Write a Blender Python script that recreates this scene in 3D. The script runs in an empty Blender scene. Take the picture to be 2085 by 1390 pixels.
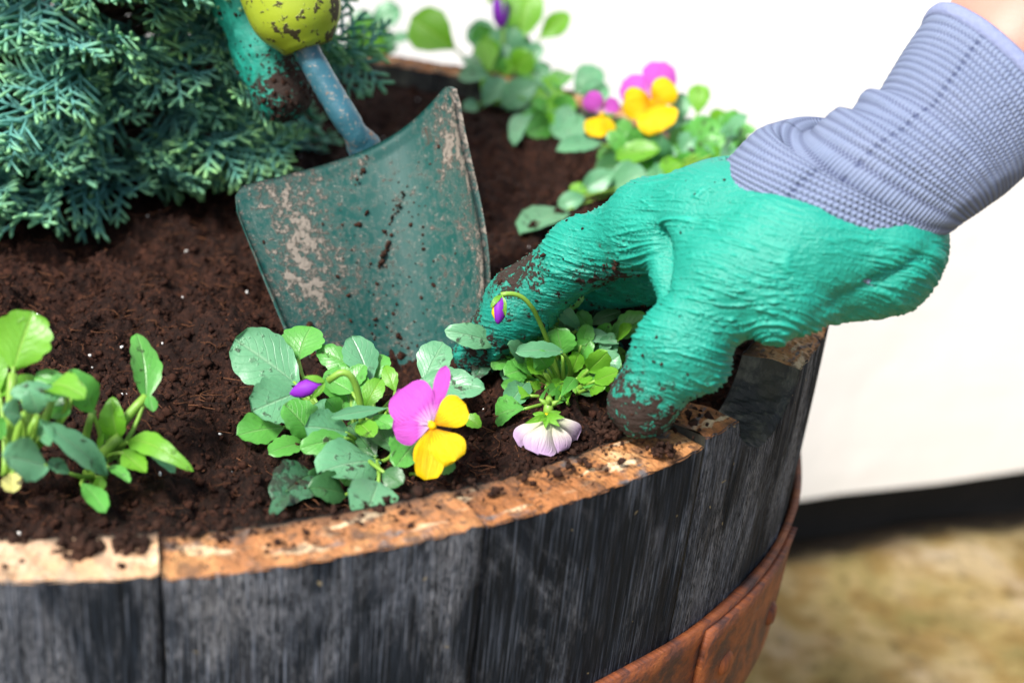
import bpy, math, random
import numpy as np
from mathutils import Vector, Matrix

random.seed(7)
rng = np.random.default_rng(7)
scene = bpy.context.scene
COL = scene.collection

# ------------------------------------------------------------------ camera
RIM = 0.52                                   # height of the barrel rim above the ground
CAM = np.array([0.16573, -0.64764, RIM + 0.23556])
PITCH, ROLL, FPX = 0.42205, 0.06528, 3200.0  # tilt down, roll, focal length in pixels of a 2085 px wide frame
cp, sp, cr, sr = math.cos(PITCH), math.sin(PITCH), math.cos(ROLL), math.sin(ROLL)
FWD = np.array([0, cp, -sp]); _r = np.array([1.0, 0, 0]); _u = np.array([0, sp, cp])
RIGHT = cr * _r + sr * _u
UP = -sr * _r + cr * _u
cam_data = bpy.data.cameras.new('camera')
cam_data.sensor_width = 36.0
cam_data.lens = FPX / 2085 * 36.0
cam_data.clip_start = 0.02
cam_data.clip_end = 500
cam_data.dof.use_dof = True
cam_data.dof.focus_distance = 0.55
cam_data.dof.aperture_fstop = 8.0
cam = bpy.data.objects.new('camera', cam_data)
COL.objects.link(cam)
cam.matrix_world = Matrix(((RIGHT[0], UP[0], -FWD[0], CAM[0]), (RIGHT[1], UP[1], -FWD[1], CAM[1]),
                           (RIGHT[2], UP[2], -FWD[2], CAM[2]), (0, 0, 0, 1)))
scene.camera = cam

# ------------------------------------------------------------------ daylight
SUN_DIR = np.array([-0.36, -0.50, 0.79]); SUN_DIR = SUN_DIR / np.linalg.norm(SUN_DIR)
elev = math.asin(SUN_DIR[2]); azim = math.atan2(SUN_DIR[0], SUN_DIR[1])
world = bpy.data.worlds.new('World'); scene.world = world; world.use_nodes = True
wn = world.node_tree; bg = wn.nodes['Background']
sky = wn.nodes.new('ShaderNodeTexSky'); sky.sky_type = 'NISHITA'; sky.sun_disc = False
sky.sun_elevation = elev; sky.sun_rotation = azim; sky.air_density = 1.0; sky.dust_density = 3.0
wn.links.new(sky.outputs[0], bg.inputs[0]); bg.inputs[1].default_value = 0.092
sun_data = bpy.data.lights.new('sun', 'SUN'); sun_data.energy = 3.0; sun_data.angle = math.radians(12)
sun_data.color = (1.0, 0.97, 0.93)
sun = bpy.data.objects.new('sun', sun_data); COL.objects.link(sun)
sun.rotation_euler = Vector(SUN_DIR).to_track_quat('Z', 'Y').to_euler()
scene.view_settings.view_transform = 'Standard'; scene.view_settings.look = 'None'
scene.view_settings.exposure = 1.28; scene.view_settings.gamma = 1.0
scene.view_settings.use_curve_mapping = False

# ------------------------------------------------------------------ maths helpers
def U(px, py, d):
    """point of the place seen at photo position (px,py), d metres in front of the lens plane"""
    return CAM + d * (FWD + RIGHT * ((px - 1042.5) / FPX) - UP * ((py - 695.0) / FPX))

def Uz(px, py, z):
    r = FWD + RIGHT * ((px - 1042.5) / FPX) - UP * ((py - 695.0) / FPX)
    return CAM + r * ((z - CAM[2]) / r[2])

def nrm(v):
    v = np.asarray(v, float); return v / (np.linalg.norm(v) + 1e-12)

_G = np.array([[1,1,0],[-1,1,0],[1,-1,0],[-1,-1,0],[1,0,1],[-1,0,1],[1,0,-1],[-1,0,-1],
               [0,1,1],[0,-1,1],[0,1,-1],[0,-1,-1],[1,1,0],[-1,1,0],[0,-1,1],[0,-1,-1]], np.float32)
def perlin(p):
    p = np.asarray(p, np.float64); i = np.floor(p).astype(np.int64); f = (p - i).astype(np.float32)
    u = f * f * f * (f * (f * 6 - 15) + 10)
    out = 0
    for dx in (0, 1):
        for dy in (0, 1):
            for dz in (0, 1):
                h = ((i[:, 0] + dx) * 374761393 + (i[:, 1] + dy) * 668265263 + (i[:, 2] + dz) * 2147483647) & 0xffffffff
                h = ((h ^ (h >> 13)) * 1274126177) & 0xffffffff
                h = (h ^ (h >> 16)) & 15
                g = _G[h]
                d = g[:, 0] * (f[:, 0] - dx) + g[:, 1] * (f[:, 1] - dy) + g[:, 2] * (f[:, 2] - dz)
                w = (u[:, 0] if dx else 1 - u[:, 0]) * (u[:, 1] if dy else 1 - u[:, 1]) * (u[:, 2] if dz else 1 - u[:, 2])
                out = out + w * d
    return out
def fbm(p, o=4, g=0.5):
    s, a = 0, 1.0
    p = np.asarray(p, np.float64)
    for k in range(o):
        s = s + a * perlin(p * (2.03 ** k) + 17.3 * k); a *= g
    return s
def smooth(x, a, b):
    t = np.clip((x - a) / (b - a), 0, 1); return t * t * (3 - 2 * t)

# ------------------------------------------------------------------ object helpers
def link(o, parent=None):
    COL.objects.link(o)
    if parent is not None: o.parent = parent
    return o
def tag(o, label=None, cat=None, group=None, kind=None):
    if label: o['label'] = label
    if cat: o['category'] = cat
    if group: o['group'] = group
    if kind: o['kind'] = kind
    return o
def empty(name, loc=(0, 0, 0)):
    o = bpy.data.objects.new(name, None); o.empty_display_size = 0.02; o.location = loc
    return link(o)
def raw_mesh(name, verts, faces, mats=(), smooth_=True, uv=None, fmat=None, cols=None):
    """faces: list of index lists, or an (n,3)/(n,4) array"""
    me = bpy.data.meshes.new(name)
    verts = np.asarray(verts, np.float32)
    if isinstance(faces, np.ndarray):
        n, k = faces.shape
        me.vertices.add(len(verts)); me.vertices.foreach_set('co', verts.ravel())
        me.loops.add(n * k); me.loops.foreach_set('vertex_index', faces.astype(np.int32).ravel())
        me.polygons.add(n)
        me.polygons.foreach_set('loop_start', np.arange(0, n * k, k, dtype=np.int32))
        me.update(calc_edges=True); me.validate()
    else:
        me.from_pydata([tuple(v) for v in verts], [], faces); me.update()
    for m in mats: me.materials.append(m)
    if fmat is not None: me.polygons.foreach_set('material_index', np.asarray(fmat, np.int32))
    if smooth_: me.polygons.foreach_set('use_smooth', np.ones(len(me.polygons), bool))
    if uv is not None:
        l = me.uv_layers.new(name='UVMap')
        idx = np.empty(len(me.loops), np.int32); me.loops.foreach_get('vertex_index', idx)
        l.data.foreach_set('uv', np.asarray(uv, np.float32)[idx].ravel())
    if cols:
        for cn, v in cols.items():
            a = me.attributes.new(cn, 'FLOAT', 'POINT'); a.data.foreach_set('value', np.asarray(v, np.float32))
    me.update()
    return me
def obj(name, me, parent=None, loc=None):
    o = bpy.data.objects.new(name, me); link(o, parent)
    if loc is not None: o.location = loc
    return o

def sheet_faces(nr, nc, wrap=False):
    r, c = np.meshgrid(np.arange(nr - 1), np.arange(nc if wrap else nc - 1), indexing='ij')
    c2 = (c + 1) % nc
    return np.stack([r * nc + c, r * nc + c2, (r + 1) * nc + c2, (r + 1) * nc + c], -1).reshape(-1, 4)

def frames(P):
    P = np.asarray(P, float); T = np.gradient(P, axis=0); T /= np.linalg.norm(T, axis=1)[:, None] + 1e-12
    ref = np.array([0.3, 0.2, 1.0]) if abs(T[0][2]) < 0.8 else np.array([1.0, 0.1, 0.2])
    n = nrm(ref - T[0] * (ref @ T[0])); Ns = []
    for t in T:
        n = nrm(n - t * (n @ t)); Ns.append(n)
    Ns = np.array(Ns); return T, Ns, np.cross(T, Ns)
def tube(P, R, seg=8, cap=True):
    """verts, list faces of a tapered tube along points P"""
    P = np.asarray(P, float); R = np.broadcast_to(np.asarray(R, float), (len(P),))
    T, N, B = frames(P); a = np.arange(seg) / seg * 2 * math.pi
    V = (P[:, None] + R[:, None, None] * (N[:, None] * np.cos(a)[None, :, None] + B[:, None] * np.sin(a)[None, :, None])).reshape(-1, 3)
    F = [list(f) for f in sheet_faces(len(P), seg, True)]
    if cap:
        F.append(list(range(seg))[::-1]); F.append([(len(P) - 1) * seg + k for k in range(seg)])
    return V, F
def bez(a, b, c, n=8):
    t = np.linspace(0, 1, n)[:, None]
    return (1 - t) ** 2 * np.asarray(a) + 2 * t * (1 - t) * np.asarray(b) + t * t * np.asarray(c)
class Bag:
    def __init__(s): s.v = []; s.f = []; s.m = []; s.n = 0; s.uv = []; s.a = []
    def add(s, V, F, m=0, uv=None, a=0.0):
        V = np.asarray(V, float)
        s.v.append(V); s.f += [[int(i) + s.n for i in f] for f in F]; s.m += [m] * len(F); s.n += len(V)
        s.uv.append(np.zeros((len(V), 2)) if uv is None else np.asarray(uv)); s.a.append(np.broadcast_to(np.asarray(a, float), (len(V),)))
    def mesh(s, name, mats, sm=True):
        return raw_mesh(name, np.concatenate(s.v), s.f, mats, sm, np.concatenate(s.uv), s.m, {'tone': np.concatenate(s.a)})

_t = (1 + 5 ** .5) / 2
ICO_V = np.array([[-1,_t,0],[1,_t,0],[-1,-_t,0],[1,-_t,0],[0,-1,_t],[0,1,_t],[0,-1,-_t],[0,1,-_t],[_t,0,-1],[_t,0,1],[-_t,0,-1],[-_t,0,1]]) / math.sqrt(1 + _t * _t)
ICO_F = np.array([[0,11,5],[0,5,1],[0,1,7],[0,7,10],[0,10,11],[1,5,9],[5,11,4],[11,10,2],[10,7,6],[7,1,8],[3,9,4],[3,4,2],[3,2,6],[3,6,8],[3,8,9],[4,9,5],[2,4,11],[6,2,10],[8,6,7],[9,8,1]])
OCT_V = np.array([[1,0,0],[-1,0,0],[0,1,0],[0,-1,0],[0,0,1],[0,0,-1]], float); OCT_F = np.array([[0,2,4],[2,1,4],[1,3,4],[3,0,4],[2,0,5],[1,2,5],[3,1,5],[0,3,5]])
def chunks(centres, sizes, jitter=0.35, squash=0.7, low=False):
    """irregular crumbs, one joined vertex/face array"""
    n = len(centres)
    q = rng.normal(size=(n, 4)); q /= np.linalg.norm(q, axis=1)[:, None]
    w, x, y, z = q.T
    Rm = np.stack([1-2*(y*y+z*z), 2*(x*y-z*w), 2*(x*z+y*w), 2*(x*y+z*w), 1-2*(x*x+z*z), 2*(y*z-x*w), 2*(x*z-y*w), 2*(y*z+x*w), 1-2*(x*x+y*y)], -1).reshape(n, 3, 3)
    sc = np.stack([np.ones(n), rng.uniform(squash, 1, n), rng.uniform(squash * .7, 1, n)], -1)
    BV, BF = (OCT_V, OCT_F) if low else (ICO_V, ICO_F); nb_ = len(BV)
    V = BV[None] * (1 + rng.uniform(-jitter, jitter, (n, nb_, 1))) * sc[:, None]
    V = np.einsum('nij,nkj->nki', Rm, V) * np.asarray(sizes)[:, None, None] + np.asarray(centres)[:, None]
    F = BF[None] + (np.arange(n) * nb_)[:, None, None]
    return V.reshape(-1, 3), F.reshape(-1, 3)

# ------------------------------------------------------------------ material helpers
class NT:
    def __init__(s, name):
        s.m = bpy.data.materials.new(name); s.m.use_nodes = True; s.t = s.m.node_tree
        s.b = s.t.nodes['Principled BSDF']; s.out = s.t.nodes['Material Output']
    def set(s, sock, v):
        if hasattr(v, 'is_output') or isinstance(v, bpy.types.NodeSocket): s.t.links.new(v, sock)
        elif isinstance(v, (tuple, list)) and len(v) == 3 and sock.type == 'RGBA': sock.default_value = (*v, 1)
        else: sock.default_value = v
    def n(s, typ, **k):
        nd = s.t.nodes.new('ShaderNode' + typ)
        for a, v in k.items():
            if a[0] == 'i' and a[1:].isdigit(): s.set(nd.inputs[int(a[1:])], v)
            elif hasattr(nd, a): setattr(nd, a, v)
            else: s.set(nd.inputs[a.replace('_', ' ')], v)
        return nd
    def coord(s, kind='Object'): return s.n('TexCoord').outputs[kind]
    def map(s, vec, scale=(1, 1, 1), loc=(0, 0, 0)):
        nd = s.n('Mapping'); s.set(nd.inputs[0], vec); nd.inputs[3].default_value = scale; s.set(nd.inputs[1], loc); return nd.outputs[0]
    def noise(s, vec, scale, detail=4, rough=0.55, dist=0.0, out=0):
        nd = s.n('TexNoise'); s.set(nd.inputs['Vector'], vec); nd.inputs['Scale'].default_value = scale
        nd.inputs['Detail'].default_value = detail; nd.inputs['Roughness'].default_value = rough; nd.inputs['Distortion'].default_value = dist
        return nd.outputs[out]
    def ramp(s, fac, *stops):
        nd = s.n('ValToRGB'); s.set(nd.inputs[0], fac); e = nd.color_ramp.elements
        while len(e) < len(stops): e.new(0.5)
        for k, (p, c) in enumerate(stops):
            e[k].position = p; c = (c, c, c) if not isinstance(c, tuple) else c; e[k].color = (*c, 1)
        return nd.outputs[0]
    def mix(s, f, a, b, mode='MIX'):
        nd = s.n('MixRGB'); nd.blend_type = mode; s.set(nd.inputs[0], f); s.set(nd.inputs[1], a); s.set(nd.inputs[2], b); return nd.outputs[0]
    def math(s, op, a, b=0.0, clamp=False):
        nd = s.n('Math'); nd.operation = op; nd.use_clamp = clamp; s.set(nd.inputs[0], a); s.set(nd.inputs[1], b); return nd.outputs[0]
    def attr(s, name): return s.n('Attribute', attribute_name=name).outputs['Fac']
    def rnd(s): return s.n('ObjectInfo').outputs['Random']
    def bump(s, h, strength=0.5, dist=0.001, normal=None):
        nd = s.n('Bump'); nd.inputs['Strength'].default_value = strength; nd.inputs['Distance'].default_value = dist
        s.set(nd.inputs['Height'], h)
        if normal is not None: s.set(nd.inputs['Normal'], normal)
        return nd.outputs[0]
    def fin(s, col, rough=0.6, normal=None, spec=None):
        s.set(s.b.inputs['Base Color'], col); s.set(s.b.inputs['Roughness'], rough)
        if normal is not None: s.set(s.b.inputs['Normal'], normal)
        if spec is not None: s.b.inputs['Specular IOR Level'].default_value = spec
        return s.m
    def translucent(s, col, amount, normal=None):
        tr = s.n('BsdfTranslucent'); s.set(tr.inputs[0], col)
        if normal is not None: s.set(tr.inputs['Normal'], normal)
        mx = s.n('MixShader'); mx.inputs[0].default_value = amount
        s.t.links.new(s.b.outputs[0], mx.inputs[1]); s.t.links.new(tr.outputs[0], mx.inputs[2]); s.t.links.new(mx.outputs[0], s.out.inputs[0])

def m_wall():
    k = NT('cream_render'); c = k.coord()
    n1 = k.noise(c, 2.2, 5, 0.6); n2 = k.noise(c, 30, 4)
    z = k.n('SeparateXYZ', i0=c).outputs[2]
    low = k.math('ADD', k.ramp(z, (0.05, 1.0), (0.55, 0.0)), k.math('MULTIPLY', k.math('SUBTRACT', n1, 0.5), 0.8), True)
    col = k.mix(low, (0.90, 0.90, 0.90), (0.71, 0.68, 0.625))
    col = k.mix(k.math('MULTIPLY', n2, 0.12), col, (0.6, 0.56, 0.48))
    return k.fin(col, 0.85, k.bump(n2, 0.25, 0.004))
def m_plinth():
    k = NT('gap_shade_plinth'); c = k.coord(); n = k.noise(c, 14, 5)
    return k.fin(k.ramp(n, (0.3, (0.003, 0.003, 0.002)), (0.75, (0.012, 0.010, 0.008))), 0.9, k.bump(n, 0.5, 0.01))  # near-black colour carries the shade of the gap under the wall
def m_ground():
    k = NT('mossy_ground'); c = k.coord()
    a = k.noise(c, 9, 6, 0.6, 0.6); b = k.noise(c, 55, 5, 0.65); d = k.noise(c, 22, 4, 0.6)
    col = k.ramp(a, (0.3, (0.14, 0.12, 0.03)), (0.46, (0.34, 0.26, 0.09)), (0.6, (0.42, 0.32, 0.15)), (0.75, (0.52, 0.45, 0.32)))
    col = k.mix(k.ramp(d, (0.46, 0.0), (0.60, 0.75)), col, (0.24, 0.15, 0.04))
    col = k.mix(k.ramp(k.noise(c, 5, 4, 0.6), (0.50, 0.0), (0.66, 0.75)), col, (0.13, 0.095, 0.03)); col = k.mix(k.ramp(b, (0.53, 0.0), (0.68, 0.6)), col, (0.07, 0.055, 0.02))
    col = k.mix(k.attr('tone'), k.mix(1.0, col, (0.72, 0.72, 0.84), 'MULTIPLY'), (0.008, 0.006, 0.004)); return k.fin(col, 0.95, k.bump(b, 0.8, 0.01), 0.1)  # tone paints the wall-foot shade nearly black
def m_stave_out():
    k = NT('weathered_dark_oak'); uv = k.coord('UV'); r = k.rnd()
    off = k.n('CombineXYZ', i0=k.math('MULTIPLY', r, 7.0), i1=k.math('MULTIPLY', r, 3.0)).outputs[0]
    v = k.map(uv, (1, 1, 1), off)
    grain = k.noise(k.map(v, (1300, 40, 1)), 1.0, 6, 0.7, 0.25)
    grain2 = k.noise(k.map(v, (260, 12, 1)), 1.0, 4, 0.6, 0.5)
    patch = k.noise(k.map(v, (30, 11, 1)), 1.0, 6, 0.7, 0.6)
    patch2 = k.noise(k.map(v, (75, 30, 1)), 1.0, 4, 0.6, 0.3)
    chalk = k.noise(k.map(v, (1300, 210, 1)), 1.0, 6, 0.8, 0.15)
    col = k.ramp(grain, (0.38, (0.003, 0.0045, 0.007)), (0.53, (0.010, 0.015, 0.023)), (0.72, (0.045, 0.058, 0.080)))
    col = k.mix(k.ramp(grain2, (0.40, 0.55), (0.55, 0.0)), col, (0.006, 0.008, 0.010))
    w = k.math('MULTIPLY', k.ramp(k.math('ADD', patch, k.math('MULTIPLY', k.math('SUBTRACT', r, 0.5), 0.10)), (0.45, 0.0), (0.60, 1.0)), k.ramp(chalk, (0.42, 0.0), (0.58, 1.0)))
    fl = k.noise(k.map(v, (2300, 30, 1)), 1.0, 4, 0.6, 0.1)
    w = k.math('MULTIPLY', w, k.ramp(fl, (0.38, 0.12), (0.56, 1.0)))
    col = k.mix(k.math('MULTIPLY', k.ramp(k.noise(k.map(v, (1900, 24, 1), (3, 1, 0)), 1.0, 4, 0.6, 0.1), (0.57, 0.0), (0.63, 0.8)), k.ramp(patch, (0.30, 0.2), (0.6, 1.0))), col, (0.17, 0.20, 0.26))
    col = k.mix(k.math('MULTIPLY', w, 1.0), col, k.mix(k.noise(k.map(v, (40, 20, 1)), 1.0), (0.20, 0.245, 0.335), (0.30, 0.285, 0.27)))
    col = k.mix(k.math('MULTIPLY', k.ramp(patch2, (0.58, 0.0), (0.75, 1.0)), 0.35), col, (0.14, 0.145, 0.17))
    speck = k.n('TexVoronoi', feature='F1', Vector=k.n('VectorMath', operation='ADD', i0=v, i1=k.map(k.noise(v, 60, 2, out=1), (0.02, 0.02, 0.02))).outputs[0], Scale=95.0)
    col = k.mix(k.ramp(speck.outputs['Distance'], (0.045, 0.9), (0.06, 0.0)), col, (0.26, 0.21, 0.12))
    h = k.math('ADD', grain, k.math('MULTIPLY', grain2, 1.5))
    return k.fin(col, 0.75, k.bump(h, 0.9, 0.0013), 0.12)
def m_stave_top():
    k = NT('sawn_oak_end_grain'); c = k.coord(); r = k.rnd()
    off = k.n('CombineXYZ', i0=k.math('MULTIPLY', r, 3.0)).outputs[0]
    c2 = k.map(c, (1, 1, 1), off)
    a = k.noise(c2, 28, 5, 0.6, 0.8); b = k.noise(c2, 60, 4, 0.6, 0.5); f = k.noise(c2, 420, 3, 0.6)
    uvp = k.map(k.coord('UV'), (34, 110, 1), off); pt = k.noise(uvp, 1.0, 4, 0.6, 0.5); pg = k.noise(k.map(uvp, (1.3, 1.0, 1), (5, 3, 0)), 1.0, 4, 0.65, 0.5)
    rings = k.n('TexWave', wave_type='BANDS', bands_direction='DIAGONAL', Vector=c2, Scale=230.0, Distortion=9.0, Detail=4.0).outputs[1]
    col = k.ramp(a, (0.30, (0.20, 0.070, 0.020)), (0.46, (0.32, 0.125, 0.038)), (0.58, (0.42, 0.205, 0.075)), (0.70, (0.58, 0.41, 0.23)))
    col = k.mix(k.math('MULTIPLY', k.math('MULTIPLY', rings, k.ramp(k.noise(c2, 45, 3), (0.35, 0.0), (0.65, 1.0))), 0.30), col, (0.22, 0.085, 0.028))
    col = k.mix(k.ramp(pg, (0.58, 0.0), (0.65, 0.9)), col, (0.085, 0.09, 0.10))
    col = k.mix(k.ramp(pt, (0.57, 0.0), (0.63, 0.9)), col, (0.60, 0.47, 0.29))
    col = k.mix(k.ramp(f, (0.565, 0.0), (0.64, 0.85)), col, (0.055, 0.025, 0.014))
    col = k.mix(k.ramp(k.noise(c2, 130, 3), (0.545, 0.0), (0.64, 0.75)), col, (0.06, 0.028, 0.015))
    col = k.mix(k.math('MULTIPLY', k.attr('pale'), k.ramp(a, (0.40, 0.95), (0.62, 0.35))), col, (0.66, 0.50, 0.34)); edge = k.attr('tone')
    e2 = k.math('MULTIPLY', k.ramp(k.math('ADD', edge, k.math('MULTIPLY', k.math('SUBTRACT', b, 0.5), 0.9)), (0.72, 0.0), (1.0, 1.0)), 0.85)
    col = k.mix(e2, col, (0.045, 0.03, 0.022))
    return k.fin(col, 0.75, k.bump(k.math('ADD', k.math('MULTIPLY', rings, 0.22), k.math('MULTIPLY', f, 1.8)), 0.6, 0.001), 0.3)
def m_stave_in():
    k = NT('charred_oak_inside'); c = k.map(k.coord(), (1, 1, 0.45)); a = k.noise(c, 110, 6, 0.7, 0.4); b = k.noise(c, 40, 4)
    col = k.ramp(a, (0.36, (0.004, 0.005, 0.005)), (0.52, (0.022, 0.024, 0.023)), (0.66, (0.10, 0.10, 0.075)))
    col = k.mix(k.ramp(b, (0.5, 0.0), (0.7, 0.6)), col, (0.055, 0.05, 0.025))
    return k.fin(col, 0.7, k.bump(a, 0.6, 0.002))
def m_rust():
    k = NT('rusty_iron'); uv = k.coord('UV')
    a = k.noise(k.map(uv, (46, 46, 1)), 1.0, 8, 0.78, 0.25); b = k.noise(k.map(uv, (260, 260, 1)), 1.0, 4, 0.7); s = k.noise(k.map(uv, (60, 50, 1)), 1.0, 6, 0.75, 0.3)
    col = k.ramp(a, (0.30, (0.022, 0.014, 0.014)), (0.43, (0.075, 0.028, 0.020)), (0.53, (0.21, 0.056, 0.017)), (0.68, (0.34, 0.105, 0.026)))
    col = k.mix(k.ramp(b, (0.55, 0.0), (0.72, 0.7)), col, (0.045, 0.022, 0.016))
    col = k.mix(k.ramp(s, (0.58, 0.0), (0.70, 0.7)), col, (0.075, 0.065, 0.072))
    return k.fin(col, 0.65, k.bump(k.math('ADD', a, b), 0.9, 0.0014), 0.4)
def m_soil():
    k = NT('damp_potting_soil'); c = k.coord()
    a = k.noise(c, 45, 6, 0.65); b = k.noise(c, 320, 5, 0.7); d = k.noise(c, 12, 3)
    f = k.noise(k.map(c, (1, 0.35, 1)), 600, 3, 0.7, 1.0)
    col = k.ramp(b, (0.32, (0.005, 0.0018, 0.0011)), (0.50, (0.019, 0.0070, 0.0041)), (0.64, (0.055, 0.0205, 0.0115)), (0.8, (0.13, 0.056, 0.031)))
    col = k.mix(k.ramp(d, (0.42, 0.55), (0.60, 0.0)), col, (0.012, 0.0065, 0.005))
    col = k.mix(k.ramp(f, (0.62, 0.0), (0.70, 0.7)), col, (0.15, 0.055, 0.022))
    wet = k.attr('tone')
    col = k.mix(wet, col, k.mix(0.75, col, (0.006, 0.004, 0.003)))
    return k.fin(col, 0.8, k.bump(k.math('ADD', b, k.math('MULTIPLY', a, 0.6)), 0.9, 0.003), 0.15)
def m_crumb(name, c1, c2, rough=0.85):
    k = NT(name); c = k.coord(); a = k.noise(c, 500, 4, 0.7); b = k.noise(c, 60, 3)
    return k.fin(k.mix(k.ramp(k.math('ADD', k.math('MULTIPLY', a, .6), k.math('MULTIPLY', b, .4)), (0.38, 0.0), (0.62, 1.0)), c1, c2), rough, k.bump(a, 0.8, 0.001), 0.15)
def m_leaf(name, dark, light, trans, vein, tamt=0.25, dirt=0.10):
    k = NT(name); uv = k.coord('UV'); c = k.coord(); r = k.rnd()
    sx = k.n('SeparateXYZ', i0=uv); u = k.math('ABSOLUTE', sx.outputs[0]); v = sx.outputs[1]
    mid = k.ramp(u, (0.0, 1.0), (0.075, 0.0))
    sv = k.math('SINE', k.math('MULTIPLY', k.math('SUBTRACT', v, k.math('MULTIPLY', u, 0.42)), 44.0))
    side = k.math('MULTIPLY', k.ramp(sv, (0.90, 0.0), (1.0, 1.0)), k.ramp(u, (0.0, 1.0), (0.9, 0.15)))
    n1 = k.noise(c, 90, 4); n2 = k.noise(c, 700, 3, 0.6)
    col = k.mix(k.math('ADD', k.math('MULTIPLY', n1, 0.7), k.math('MULTIPLY', r, 0.35)), dark, light)
    col = k.mix(k.math('MULTIPLY', k.ramp(n2, (0.4, 0.0), (0.7, 1.0)), 0.22), col, dark)
    col = k.mix(k.math('MULTIPLY', mid, 0.6), col, vein)
    col = k.mix(k.math('MULTIPLY', side, 0.16), col, vein)
    dn = k.noise(c, 260, 3, 0.55); dm = k.noise(k.map(c, (1, 1, 1), k.n('CombineXYZ', i0=r).outputs[0]), 45, 2)
    dfac = k.math('MULTIPLY', k.ramp(dn, (0.60 - dirt * .12, 0.0), (0.68 - dirt * .1, 0.9)), k.ramp(dm, (0.47 - dirt * .3, 0.0), (0.60, 1.0)))
    col = k.mix(dfac, col, (0.02, 0.012, 0.008))
    h = k.math('ADD', k.math('MULTIPLY', side, -0.8), k.math('ADD', k.math('MULTIPLY', mid, -1.0), k.math('ADD', k.math('MULTIPLY', n2, 0.25), dfac)))
    nb = k.bump(h, 0.45, 0.0012)
    k.fin(col, k.math('ADD', 0.38, k.math('MULTIPLY', dfac, 0.4)), nb, 0.5)
    k.translucent(k.mix(0.5, col, trans), tamt, nb)
    return k.m
def m_stem():
    k = NT('pale_green_stem'); c = k.coord(); n = k.noise(c, 150, 3)
    col = k.mix(n, (0.13, 0.30, 0.03), (0.28, 0.48, 0.07)); k.fin(col, 0.45, None, 0.5); k.translucent(col, 0.2); return k.m
def m_petal(name, inner, outer, trans, tamt=0.35, line=None, e0=0.08, e1=0.34):
    k = NT(name); uv = k.coord('UV'); sx = k.n('SeparateXYZ', i0=uv); u, v = sx.outputs[0], sx.outputs[1]; c = k.coord()
    n = k.noise(c, 160, 3)
    col = k.mix(k.ramp(k.math('ADD', v, k.math('MULTIPLY', k.math('SUBTRACT', n, 0.5), 0.12)), (e0, 0.0), (min(e1, 1.0), 1.0)), inner, outer)
    fine = k.noise(k.map(uv, (14, 2.0, 1)), 1.0, 3, 0.6)
    col = k.mix(k.math('MULTIPLY', k.ramp(fine, (0.45, 0.0), (0.75, 1.0)), 0.30), col, tuple(x * 0.62 for x in outer))
    if line is not None:
        ln = k.math('MULTIPLY', k.ramp(k.math('SINE', k.math('MULTIPLY', u, 24.0)), (0.72, 0.0), (0.95, 1.0)), k.ramp(v, (0.34, 1.0), (0.42, 0.0)))
        col = k.mix(k.math('MULTIPLY', ln, 0.8), col, line)
    nb = k.bump(fine, 0.5, 0.0015)
    k.fin(col, 0.55, nb, 0.25); k.translucent(k.mix(0.5, col, trans), tamt, nb); return k.m
def m_conifer():
    k = NT('blue_green_conifer_foliage'); t = k.attr('tone'); r = k.rnd(); c = k.coord(); n = k.noise(c, 300, 3)
    tt = k.math('ADD', t, k.math('MULTIPLY', k.math('SUBTRACT', n, 0.5), 0.4))
    hz = k.math('ADD', k.math('MULTIPLY', r, 0.50), k.math('MULTIPLY', k.noise(c, 20, 2), 0.25)); blue = k.mix(hz, (0.150, 0.420, 0.410), (0.140, 0.430, 0.300)); tip = k.mix(hz, (0.20, 0.50, 0.34), (0.38, 0.64, 0.12))
    col = k.mix(k.ramp(tt, (0.48, 0.0), (0.92, 1.0)), blue, tip)
    k.fin(col, 0.5, k.bump(n, 0.4, 0.0006), 0.4); k.translucent(k.mix(0.5, col, (0.25, 0.58, 0.30)), 0.36); return k.m
def m_bark():
    k = NT('brown_bark'); c = k.coord(); n = k.noise(k.map(c, (120, 120, 25)), 1.0, 4)
    return k.fin(k.ramp(n, (0.3, (0.03, 0.018, 0.012)), (0.7, (0.12, 0.07, 0.045))), 0.85, k.bump(n, 0.8, 0.002))
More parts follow.
